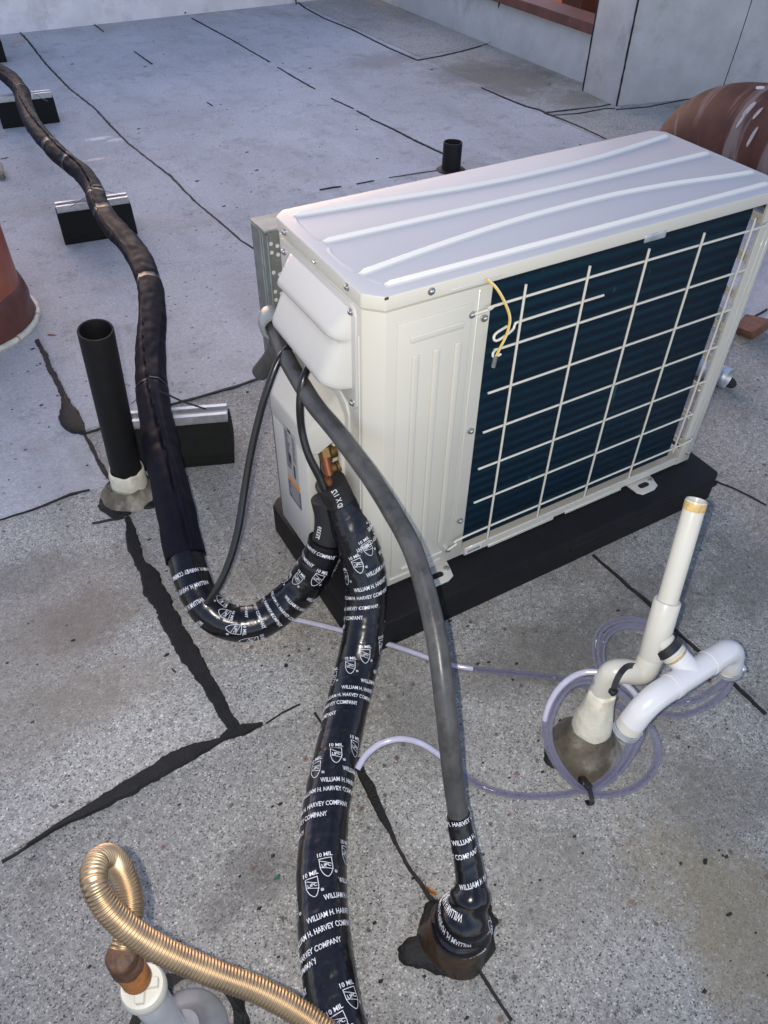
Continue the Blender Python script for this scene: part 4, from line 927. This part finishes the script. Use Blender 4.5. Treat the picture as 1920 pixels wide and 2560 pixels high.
# ------------------------------------------------------------------ two black control cables
def cable(px, label, r):
    t = Tube([at(*p) for p in px], 0.004); return tag(MB().sweep(t, r, 14).build('cable', M_cable, smooth=60), label, 'cable', 'black cables hanging from the hood')
c1 = [atx(642, 735, -0.030)] ; 
def cable3(pts, label, r):
    return tag(MB().sweep(Tube(pts, 0.004), r, 14).build('cable', M_cable, smooth=60), label, 'cable', 'black cables hanging from the hood')
cable3([Vector((-0.022, 0.205, 0.514)), at(630, 742, .502), at(602, 778, .488), at(578, 840, .45), at(558, 910, .40), at(541, 985, .345), at(528, 1060, .29), at(515, 1140, .235), at(498, 1205, .19), at(474, 1262, .148), at(447, 1305, .110)], 'thin black cable bowing out to the left from the hood to the line set', 0.0062)
cable3([Vector((-0.024, 0.140, 0.512)), at(673, 778, .502), at(656, 815, .490), at(648, 870, .455), at(652, 930, .410), at(667, 985, .372), at(690, 1032, .335), at(712, 1080, .296), at(722, 1098, .276)], 'thin black cable dropping straight from the hood past the valve cover', 0.0062)

# ------------------------------------------------------------------ black vent pipes
def hollow(p0, p1, r, t, name, m, parent, segs=36):
    d = Vector(p1) - Vector(p0); Lh = d.length
    b = MB(); b.lathe(p0, d, [(r, 0), (r, Lh - 0.002), (r - 0.0008, Lh), (r - t + 0.0008, Lh), (r - t, Lh - 0.002), (r - t, Lh * 0.1), (0, Lh * 0.1)], segs, True, False); return b.build(name, m, parent, smooth=40)
vp = empty('vent_pipe', at(272, 1080, 0), 'tall black open topped plastic vent pipe on a cream sealed base', 'vent pipe')
vb = at(283, 1062, 0.0); vt = at(206, 712, 0.440)
hollow(vb + (vt - vb) * 0.10, vt, 0.0315, 0.0045, 'pipe', M_abs, vp)
b = MB(); dv = (vt - vb); b.lathe(vb + dv * 0.06, dv, [(0.040, -0.006), (0.0385, 0.012), (0.037, 0.03), (0.036, 0.052), (0.033, 0.055)], 36, False, False)
for v in b.bm.verts: v.co += Vector((noise.noise(v.co * 50), noise.noise(v.co * 50 + Vector((7, 0, 0))), noise.noise(v.co * 70) * 1.5)) * 0.0028
b.build('sealant_collar', M_seal, vp, smooth=60)
b = MB(); b.lathe(vb + Vector((-0.004, -0.006, 0)), (0, 0, 1), [(0.066, -0.003), (0.060, 0.008), (0.048, 0.020), (0.039, 0.036)], 40, False, False)
for v in b.bm.verts: v.co += Vector((noise.noise(v.co * 45), noise.noise(v.co * 45 + Vector((7, 0, 0))), 0)) * 0.007
b.build('base_mastic', M_mastic, vp, smooth=60)
v2 = empty('vent_pipe', (1.37, 1.80, 0), 'short black vent pipe standing behind the cream unit', 'vent pipe')
hollow((1.37, 1.80, -0.002), (1.372, 1.802, 0.106), 0.037, 0.005, 'pipe', M_abs, v2)
MB().lathe((1.37, 1.80, -0.002), (0, 0, 1), [(0.062, 0), (0.055, 0.006), (0.038, 0.010)], 30, False, False).build('base_mastic', M_tar, v2)

# ------------------------------------------------------------------ terracotta vent at the left, rusty duct at the right
tv = empty('vent_stack', at(-50, 700, 0), 'terracotta painted vent stack with a flared base at the left edge', 'vent stack')
c0 = at(-84, 700, 0); R0 = (at(76, 735, 0) - c0).length * 0.86
b = MB(); b.lathe(c0, (0, 0, 1), [(R0 * 0.875, 0.06), (R0 * 0.87, 0.12), (R0 * 0.865, 0.9)], 48, False, True); b.build('stack', M_vent, tv)
b = MB(); b.lathe(c0, (0, 0, 1), [(R0 * 0.96, -0.002), (R0 * 0.955, 0.02), (R0 * 0.935, 0.045), (R0 * 0.945, 0.075), (R0 * 0.925, 0.095), (R0 * 0.885, 0.108), (R0 * 0.872, 0.112)], 60, False, False)
for v in b.bm.verts: v.co += Vector((noise.noise(v.co * 22), noise.noise(v.co * 22 + Vector((7, 0, 0))), 0)) * 0.006
b.build('storm_collar', M_cone, tv, smooth=60)
b = MB()
for (a0, a1) in ((-1.75, -0.95), (-0.92, -0.35), (-0.30, 0.5)):
    pts = [(c0 + Vector((math.cos(a0 + (a1 - a0) * i / 14), math.sin(a0 + (a1 - a0) * i / 14), 0)) * (R0 * 0.975) + Vector((0, 0, 0.006))) for i in range(15)]
    t = Tube(pts, 0.004); b.sweep(t, lambda s, th: 0.0085 + 0.002 * noise.noise((s * 50, th, 0)), 10)
b.build('sealant_bead', M_seal, tv, smooth=60)
du = empty('duct_elbow', (2.32, 1.40, 0), 'big rust brown duct elbow streaked with pale paint behind the unit', 'duct')
tD = Tube([(2.32, 1.40, -0.10), (2.32, 1.40, 0.0), (2.32, 1.385, 0.05), (2.32, 1.32, 0.10), (2.32, 1.22, 0.132), (2.32, 1.05, 0.155), (2.32, 0.75, 0.17), (2.32, 0.45, 0.17)], 0.02)
b = MB(); b.sweep(tD, 0.20, 56); o = b.build('elbow', M_duct, du, smooth=60)
attr = o.data.attributes.new('run', 'FLOAT_VECTOR', 'POINT')
n_ = 56; vals = []
for i in range(len(o.data.vertices)):
    ring, k_ = divmod(i, n_); th = 2 * math.pi * k_ / n_
    vals += [ring * 0.40, math.cos(th) * 0.34, math.sin(th) * 0.34]
attr.data.foreach_set('vector', vals)
b = MB(); b.lathe((2.32, 1.40, -0.003), (0, 0, 1), [(0.245, 0), (0.235, 0.02), (0.204, 0.045)], 48, False, False); b.build('base_flange', M_cone, du, smooth=50)
from mathutils.bvhtree import BVHTree
_bv = BVHTree.FromPolygons([v.co + du.location for v in o.data.vertices], [tuple(p.vertices) for p in o.data.polygons])
def dab(x, y, rx, ry, rot, m):
    q, nn, _i, _d = _bv.ray_cast(CAM, _ray(x, y).normalized())
    if q is None: return
    if nn.dot(CAM - q) < 0: nn = -nn
    a_ = Vector((0, 0, 1)).cross(nn).normalized(); c_ = nn.cross(a_); pts = []
    for i in range(14):
        t = 2 * math.pi * i / 14; k_ = 1 + 0.25 * noise.noise((t * 2, x, y)); u_, v_ = rx * k_ * math.cos(t), ry * k_ * math.sin(t)
        pts.append(q + a_ * (u_ * math.cos(rot) - v_ * math.sin(rot)) + c_ * (u_ * math.sin(rot) + v_ * math.cos(rot)))
    MB().hull([p_ - nn * 0.008 for p_ in pts] + [q + (p_ - q) * 0.85 + nn * 0.0025 for p_ in pts]).build('paint_dab', m, du, smooth=0)
M_pale = mat('pale_old_paint', (0.36, 0.32, 0.33), 0.6, var=0.25, vscale=40)
dab(1642, 190, 0.020, 0.013, 0.5, M_pvcnew); dab(1618, 236, 0.011, 0.034, 0.0, M_pale); dab(1600, 262, 0.006, 0.030, 0.0, M_pale); dab(1637, 245, 0.007, 0.026, 0.0, M_pale); dab(1625, 295, 0.007, 0.038, 0.0, M_pale)

# ------------------------------------------------------------------ loose things at right
bk = tag(MB().hull([at(1588, 720, 0), at(1625, 735, 0), at(1668, 705, 0), at(1640, 690, 0), at(1588, 705, 0.05) , at(1625, 718, 0.05), at(1668, 690, 0.05), at(1610, 678, 0.05)], 0.002).build('wood_block', M_brick), 'weathered red brown block lying on the roof right of the unit', 'block')
hp = empty('pipe_offcut', at(1565, 815, 0), 'open end of a galvanised pipe lying on the roof right of the unit', 'pipe')
hollow(at(1490, 780, 0.028), at(1573, 818, 0.028), 0.027, 0.003, 'pipe', M_galv, hp, 28); MB().lathe(at(1490, 780, 0.028), at(1573, 818, 0.028) - at(1490, 780, 0.028), [(0.0295, 0), (0.0295, 0.03), (0.0275, 0.031)], 28, True, False).build('coupling', M_galvd, hp)
wc = tag(MB().hull([at(-30, 392, 0), at(8, 392, 0), at(12, 385, 0), at(4, 350, 0.03), at(-30, 342, 0.03), at(-30, 360, 0), at(9, 375, 0.02)], 0.002).build('wood_block', M_mastic), 'small olive brown wooden offcut at the left edge of the roof', 'block')

# ------------------------------------------------------------------ white drain pipework
pv = empty('drain_pipe', at(1265, 1610, 0), 'white plastic condensate drain pipe with tee and elbows beside the pad', 'drain pipe')
fl_ = empty('roof_flashing', at(1265, 1610, 0), 'grey mastic cone round the white drain pipe where it enters the roof', 'flashing')
rb = at(1262, 1618, 0); rt = Vector((rb.x + 0.004, rb.y + 0.010, 0.196))
b = MB(); axr = rt - rb; b.lathe(rb, axr, [(0.062, -0.004), (0.057, 0.008), (0.049, 0.022), (0.0385, 0.045), (0.0300, 0.070), (0.0245, 0.095), (0.021, 0.120), (0.018, 0.140), (0.016, 0.142)], 40, False, False)
for v in b.bm.verts: v.co += Vector((noise.noise(v.co * 34), noise.noise(v.co * 34 + Vector((7, 0, 0))), noise.noise(v.co * 60) * 0.6)) * 0.0045
b.build('mastic_cone', M_mastic, fl_, smooth=60)
b = MB(); b.lathe(rb, axr, [(0.030, 0.062), (0.0315, 0.070), (0.0290, 0.088), (0.0255, 0.108), (0.0225, 0.130), (0.0205, 0.158), (0.016, 0.161)], 40, False, False)
for v in b.bm.verts: v.co += Vector((noise.noise(v.co * 60), noise.noise(v.co * 60 + Vector((7, 0, 0))), noise.noise(v.co * 80) * 2.5)) * 0.0022
b.build('sealant_collar', M_seal, fl_, smooth=60)
PR = 0.0146; SR = 0.0182
MB().cyl(rb + axr * 0.5, rt - axr * 0.12, PR, 28).build('riser', M_pvc, pv)
e1 = at(1398, 1450, 0.205); top = at(1505, 1080, 0.452); up1 = (top - e1).normalized()
e1b = e1 + up1 * 0.0
tE = Tube([rt - Vector((0, 0, 0.055)), rt - Vector((0, 0, 0.02)), rt + (e1 - rt) * 0.10 + Vector((0, 0, 0.006)), rt + (e1 - rt) * 0.35 + Vector((0, 0, 0.008)), e1 - (e1 - rt) * 0.25, e1 + up1 * 0.004 - (e1 - rt).normalized() * 0.004, e1 + up1 * 0.028], 0.003)
MB().sweep(tE, SR, 28).build('elbow', M_pvc, pv, smooth=50)
t1 = e1 + up1 * 0.024; t2 = e1 + up1 * 0.118
MB().lathe(t1, up1, [(SR, 0), (SR + 0.0008, 0.001), (SR + 0.0008, 0.093), (SR, 0.094), (PR, 0.0942)], 28).build('tee', M_pvc, pv)
mid = at(1433, 1392, 0.262); tc_ = e1 + up1 * 0.060
crs = at(1494, 1455, 0.222); brd = (crs - tc_).normalized(); Lb = (crs - tc_).length
MB().lathe(tc_, brd, [(SR, 0), (SR, Lb * 0.46), (SR + 0.001, Lb * 0.47), (SR + 0.001, Lb * 0.50), (PR, Lb * 0.505)], 28).build('tee_branch', M_pvc, pv)
MB().lathe(tc_ + brd * Lb * 0.20, brd, [(SR + 0.0008, 0), (SR + 0.004, 0.001), (SR + 0.004, 0.013), (SR + 0.0008, 0.014)], 28, False, False).build('rubber_band', M_tie, pv)
MB().cyl(tc_ + brd * Lb * 0.30, crs, PR, 24).build('branch_pipe', M_glue, pv)
a0 = at(1432, 1500, 0.222); a1 = at(1560, 1418, 0.222); ad = (a1 - a0).normalized()
cr0 = crs - ad * 0.044; cr1 = crs + ad * 0.044
MB().lathe(tc_ + brd * Lb * 0.56, brd, [(SR, 0), (SR, Lb * 0.44)], 28).build('tee_branch', M_pvcnew, pv)
b = MB(); b.lathe(cr0, ad, [(SR, 0), (SR + 0.0012, 0.001), (SR + 0.0012, 0.010), (SR, 0.011), (SR, 0.077), (SR + 0.0012, 0.078), (SR + 0.0012, 0.087), (SR, 0.088)], 30); b.build('cross_tee', M_pvcnew, pv)
dn0 = (at(1388, 1575, 0.165) - at(1432, 1512, 0.222)).normalized()
dn1 = (Vector((0.1, -0.1, -1))).normalized()
for (st, dr, dn) in ((cr0, -ad, dn0), (cr1, ad, dn1)):
    tE2 = Tube([st, st + dr * 0.022, st + dr * 0.036 + dn * 0.005, st + dr * 0.046 + dn * 0.017, st + dr * 0.050 + dn * 0.040], 0.003)
    MB().sweep(tE2, SR + 0.0004, 28).build('elbow', M_pvcnew, pv, smooth=50)
    en = st + dr * 0.050 + dn * 0.040
    MB().lathe(en - dn * 0.002, dn, [(0.0185, 0), (0.0185, 0.014), (0.010, 0.016), (0.010, 0.030)], 24).build('reducer', M_pvc, pv)
    b = MB(); b.lathe(en + dn * 0.013, dn, [(0.0188, 0), (0.0198, 0.0005), (0.0198, 0.0085), (0.0188, 0.009)], 26, False, False)
    side = dn.cross(Vector((0.3, 0.9, 0.2))).normalized(); b.lathe(en + dn * 0.017 + side * 0.0205 - dn.cross(side) * 0.008, dn.cross(side), [(0.0045, 0), (0.0045, 0.016), (0.003, 0.018)], 8)
    b.build('hose_clamp', M_galv, pv)
hollow(t2 - up1 * 0.01, top, PR, 0.0032, 'standpipe', M_pvc, pv, 32)
MB().lathe(top - up1 * 0.014, up1, [(PR + 0.0001, 0), (PR + 0.0004, 0.001), (PR + 0.0004, 0.011), (PR + 0.0001, 0.012)], 32, False, False).build('cement_ring', M_glue, pv)

# ------------------------------------------------------------------ clear vinyl tubing
def vtube(px, label, r=0.0068, group='clear vinyl drain tubes', dry=()):  # dry: stretches where flash glare is painted as a milky bore
    t = Tube([at(*p) if not isinstance(p, Vector) else p for p in px], 0.004)
    e = empty('vinyl_tube', t.P[0], label, 'tube', group)
    MB().sweep(t, r, 16).build('tube_wall', M_vinyl, e, smooth=60)
    MB().sweep(t, r * 0.62, 12, s0=0.001, s1=t.L - 0.001).build('bore', M_vinyl, e, smooth=60)
    for p0, p1 in dry:  # air-filled stretches: flash glare painted as a milky white bore
        MB().sweep(t, r * 0.86, 14, s0=t.near(at(*p0)), s1=t.near(at(*p1))).build('glare_bore', M_glare, e, smooth=60)
    return t
vtube([(630, 1336, .012), (700, 1352, .009), (760, 1368, .0085), (860, 1398, .0085), (960, 1432, .0085), (1040, 1447, .0085), (1130, 1456, .009), (1210, 1466, .012), (1270, 1485, .03), (1318, 1515, .05), (1345, 1530, .055), (1375, 1560, .09)], 'clear tube lying along the roof past the corner of the pad to the white drain', 0.0056, dry=[((632, 1337, .012), (1020, 1444, .0085))])
vtube([(772, 1660, .05), (790, 1632, .062), (820, 1608, .072), (862, 1596, .076), (905, 1604, .066), (945, 1628, .045), (985, 1660, .022), (1030, 1693, .010), (1080, 1712, .0085), (1140, 1720, .0085), (1210, 1717, .010), (1262, 1705, .014), (1310, 1685, .02), (1350, 1650, .03), (1378, 1605, .06), (1388, 1575, .11)], 'clear tube arching out of the taped line and across the roof', 0.0056, dry=[((773, 1658, .05), (985, 1660, .022))])
vtube([(1404, 1570, .12), (1418, 1600, .075), (1420, 1635, .045), (1405, 1672, .022), (1370, 1702, .012), (1320, 1716, .010), (1270, 1712, .012), (1225, 1680, .025), (1190, 1630, .055), (1176, 1580, .09), (1182, 1535, .12), (1205, 1490, .15), (1245, 1458, .175), (1290, 1452, .185), (1340, 1470, .185), (1372, 1500, .165), (1386, 1530, .14), (1392, 1565, .12)], 'outer coil of clear tube looped in front of the mastic cone', 0.0056, dry=[((1180, 1555, .105), (1385, 1528, .14))])
vtube([(1384, 1575, .11), (1372, 1612, .07), (1345, 1655, .035), (1310, 1690, .018), (1262, 1706, .018), (1220, 1668, .035), (1192, 1618, .065), (1186, 1570, .10), (1198, 1525, .13), (1225, 1486, .155), (1262, 1470, .175), (1305, 1478, .182), (1340, 1498, .17), (1366, 1525, .14), (1380, 1560, .115)], 'inner coil of clear tube hanging beside the outer one by the cone', 0.0056)
vtube([(1368, 1585, .10), (1352, 1625, .06), (1322, 1668, .03), (1280, 1704, .020)], 'short run of clear tube dropping from the near drain elbow to the tie', 0.0056)
vtube([(1580, 1470, .125), (1560, 1500, .08), (1520, 1530, .045), (1465, 1545, .03), (1400, 1535, .03), (1345, 1500, .045), (1310, 1470, .07), (1290, 1430, .10), (1287, 1390, .12), (1300, 1358, .135), (1335, 1340, .14), (1380, 1340, .135), (1425, 1365, .115), (1455, 1400, .09)], 'back coil of clear tube looping up behind the white standpipe', 0.0056)
vtube([(1568, 1470, .125), (1540, 1490, .085), (1500, 1512, .06), (1440, 1520, .045), (1375, 1508, .045), (1330, 1480, .06), (1303, 1440, .09), (1300, 1398, .115), (1315, 1368, .13), (1350, 1352, .135), (1400, 1358, .125), (1440, 1385, .10)], 'second strand of the coil behind the standpipe', 0.0056)
def free_tie(pts, label, wd=0.0052):
    e = empty('cable_tie', pts[0][0], label, 'cable tie', 'black cable ties'); MB().ribbon(pts, wd, 0.0016).build('strap', M_tie, e)
    h = Vector(pts[-1][0]); MB().box(h - Vector((0.005, 0.005, 0.004)), h + Vector((0.005, 0.005, 0.005)), 0.001).build('tie_head', M_tie, e)
def ring(c, a, bdir, r1, r2, a0=0, a1=2 * math.pi, n=24):
    return [(c + a * r1 * math.cos(a0 + (a1 - a0) * i / n) + bdir * r2 * math.sin(a0 + (a1 - a0) * i / n), a * math.cos(a0 + (a1 - a0) * i / n) + bdir * math.sin(a0 + (a1 - a0) * i / n)) for i in range(n + 1)]
free_tie([(p, (-0.3, -0.5, 0.8)) for p in Tube([at(1376, 1446, 0.205), at(1368, 1438, 0.222), at(1352, 1441, 0.232), at(1338, 1457, 0.230), at(1329, 1476, 0.218), at(1324, 1494, 0.206)], 0.004).P], 'black cable tie strapping the clear coils to the white riser', 0.0085)
ctr = at(1266, 1708, 0.014); free_tie(ring(ctr, Vector((0, 0, 1)), Vector((-0.30, -0.90, 0)).normalized(), 0.015, 0.022), 'black cable tie bundling the clear tubes on the roof in front of the cone', 0.0075)

# ------------------------------------------------------------------ brass flexible conduit, lower left
bf = empty('flexible_conduit', at(400, 2270, 0), 'brass coloured corrugated flexible conduit looping at the lower left', 'conduit')
gp = [(264, 2052, .405), (277, 2005, .410), (284, 1955, .415), (274, 1908, .425), (254, 1868, .440), (230, 1850, .458), (208, 1866, .474), (203, 1905, .482), (222, 1948, .472), (258, 1990, .456), (310, 2030, .436), (380, 2068, .414), (470, 2106, .390), (560, 2140, .370), (650, 2190, .350), (740, 2260, .335), (800, 2330, .31), (860, 2440, .26), (900, 2600, .18), (920, 2800, .08), (925, 2960, .012)]
tG = Tube([at(*p) for p in gp], 0.0007); PG = 0.0034
MB().sweep(tG, lambda s, th: 0.0109 + 0.00072 * math.cos(2 * math.pi * s / PG), 26, step=PG / 7).build('corrugated_sleeve', M_brass, bf, smooth=80)
mb0 = at(385, 2250, 0.0); mb1 = at(268, 2083, 0.35); md = (mb1 - mb0); 
mt = empty('conduit_mast', mb0, 'pale plastic mast with a rusty coupling that the brass conduit comes out of', 'mast')
f0 = at(258, 2062, .395); fb = at(332, 2165, .222); fd = (f0 - fb); Lf = fd.length; fdn = fd.normalized()
b = MB(); b.lathe(fb + fd * 0.78, fd, [(0.0140, 0), (0.0150, 0.003), (0.0150, 0.012), (0.0128, 0.014), (0.0128, 0.024), (0.0142, 0.026), (0.0138, 0.034), (0.0115, 0.036)], 28)
for v in b.bm.verts: v.co += Vector((noise.noise(v.co * 160), noise.noise(v.co * 160 + Vector((7, 0, 0))), noise.noise(v.co * 140))) * 0.0011
b.build('rusted_coupling', M_drust, mt, smooth=60)
MB().lathe(fb + fd * 0.52, fd, [(0.0132, 0), (0.0142, 0.004), (0.0138, Lf * 0.27)], 26).build('rust_stained_neck', M_orust, mt)
b = MB(); b.lathe(fb + fd * 0.26, fd, [(0.0215, 0), (0.0225, 0.004), (0.0225, 0.016), (0.0205, 0.021), (0.016, 0.022)], 28)
for i in range(4):
    an = i * math.pi / 2 + 0.4; a_ = fdn.orthogonal().normalized(); b_ = fdn.cross(a_); dr = a_ * math.cos(an) + b_ * math.sin(an)
    c_ = fb + fd * 0.26 + fdn * 0.021 + dr * 0.011; b.hull([c_ + x * 0.006 * dr + y * 0.0045 * fdn.cross(dr) + z * 0.010 * fdn for x in (-1, 1) for y in (-1, 1) for z in (0, 1)], 0.001)
b.build('locking_nut', M_pvc, mt)
MB().lathe(mb0, fb + fd * 0.27 - mb0, [(0.0185, 0), (0.0185, (fb + fd * 0.27 - mb0).length)], 28).build('mast_pipe', M_clearpvc, mt)
lf = empty('roof_flashing', at(405, 2225, 0), 'grey round flashing in a black tar ring at the bottom left', 'flashing')
MB().lathe(at(405, 2235, 0), (0, 0, 1), [(0.054, -0.002), (0.050, 0.006), (0.034, 0.014), (0.024, 0.026), (0.020, 0.036)], 36, False, True).build('boot', M_lead, lf, smooth=60)
b = MB(); b.lathe(at(405, 2235, 0), (0, 0, 1), [(0.080, -0.003), (0.076, 0.004), (0.060, 0.010)], 48, False, False)
for v in b.bm.verts: v.co += Vector((noise.noise(v.co * 60), noise.noise(v.co * 60 + Vector((7, 0, 0))), 0)) * 0.006
b.build('tar_ring', M_tar, lf, smooth=60)

# ------------------------------------------------------------------ sensor lead on the guard
sn = empty('sensor_wire', (0.205, -0.015, 0.55), 'yellow and white sensor lead clipped to the wire guard', 'wire')
for dx, m in ((0.0, M_wy), (0.0022, M_ww)):
    t = Tube([(0.181 + dx, -0.004, 0.655), (0.193 + dx, -0.012, 0.642), (0.208 + dx, -0.016, 0.618), (0.2205 + dx, -0.017, 0.59), (0.219 + dx, -0.017, 0.565), (0.211 + dx, -0.017, 0.546), (0.205 + dx, -0.016, 0.530)], 0.003); MB().sweep(t, 0.0013, 8).build('lead', m, sn, smooth=60)
MB().cyl((0.206, -0.016, 0.531), (0.2035, -0.016, 0.512), 0.0032, 12).build('heat_shrink', M_galvd, sn)
# "Liquid" marking pressed into the left face by the small valve
V, Fs = text_mesh('Liquid', 0.017); b = MB(); vs = [b.bm.verts.new((-0.0012, 0.074 - u, 0.285 + v_ - 0.0)) for u, v_ in V]
for f in Fs: b.bm.faces.new([vs[i] for i in f])
b.build('valve_marking', M_paper, U, smooth=0, recalc=False)

# ------------------------------------------------------------------ litter
def chip(x, y, sx, sy, rot, m, name, label, cat, h=0.004):
    g = at(x, y, 0); q = MB(); rnd = random.Random(int(x * 7 + y)); pts = []
    for i in range(8):
        t = 2 * math.pi * i / 8; pts.append((math.cos(t) * sx * rnd.uniform(0.6, 1.1), math.sin(t) * sy * rnd.uniform(0.6, 1.1)))
    c_, s_ = math.cos(rot), math.sin(rot); pts = [(a * c_ - d * s_, a * s_ + d * c_) for a, d in pts]
    q.hull([(g.x + a, g.y + d, 0.0005) for a, d in pts] + [(g.x + a * 0.6, g.y + d * 0.6, h) for a, d in pts])
    return tag(q.build(name, m, smooth=0), label, cat)
chip(335, 33, 0.05, 0.012, 0.3, M_leaf, 'leaf', 'dry red brown leaf on the roof before the far parapet', 'leaf')
chip(112, 725, 0.016, 0.005, -0.6, M_leaf, 'leaf', 'tiny brown leaf beside the flared base of the terracotta stack', 'leaf')
chip(635, 1265, 0.012, 0.004, 0.2, M_leaf, 'leaf', 'small dry brown leaf left of the black pad', 'leaf')
chip(10, 398 - 55, 0.02, 0.006, 0.1, M_leaf, 'leaf', 'reddish leaf at the left edge above the wooden offcut', 'leaf')
chip(1533, 1471, 0.006, 0.003, 0.8, M_leaf, 'leaf', 'red leaf scrap just right of the white drain elbow', 'leaf')
chip(1683 - 160, 1921 - 60, 0.0055, 0.0045, 0.5, M_chip, 'pebble', 'black pebble lying alone on the roof at lower right', 'pebble', 0.006)
chip(1575, 2025 - 100 + 50, 0.003, 0.008, 1.4, M_chip, 'twig', 'short black twig near the right edge below the pebble', 'twig')
chip(360, 1416, 0.0065, 0.004, 0.2, M_chip, 'rubber_scrap', 'black rubber scrap left of the lower tar strip', 'scrap')
chip(375, 1449, 0.002, 0.009, 0.3, M_chip, 'twig', 'thin black twig left of the long tar strip', 'twig')
chip(618, 1438, 0.0055, 0.004, 0.2, M_chip, 'rubber_scrap', 'black half round scrap below the curved line', 'scrap')
chip(598, 1895, 0.006, 0.0035, 0.3, M_green, 'plastic_scrap', 'small green plastic scrap left of the taped line', 'scrap')
chip(158, 1385, 0.006, 0.003, 0.1, M_chip, 'rubber_scrap', 'small black scrap far left on the bare roof', 'scrap')
chip(930, 1925, 0.004, 0.010, 0.5, M_orust, 'leaf', 'curled orange leaf at the edge of the rusty cone tar', 'leaf', 0.010)
b = MB(); rnd = random.Random(5)
for i in range(420):
    x = rnd.uniform(-40, 1700); y = rnd.uniform(60, 2200); g = at(x, y, 0)
    if -0.06 < g.x < 0.84 and -0.07 < g.y < 0.34: continue
    if g.x > 2.5 or g.y > 4.6: continue
    r = 0.0012 + 0.0025 * rnd.random() ** 3; r *= 1 + 0.5 * max(0, g.y)
    a = rnd.random() * 3; pts = [(g.x + r * math.cos(a + t) * (1 + rnd.random()), g.y + r * math.sin(a + t), z) for t in (0, 1.6, 3.1, 4.7) for z in (0.0003,)] + [(g.x, g.y, 0.003)]
    b.hull(pts)
b.build('grit', M_chip, smooth=0)['kind'] = 'stuff'
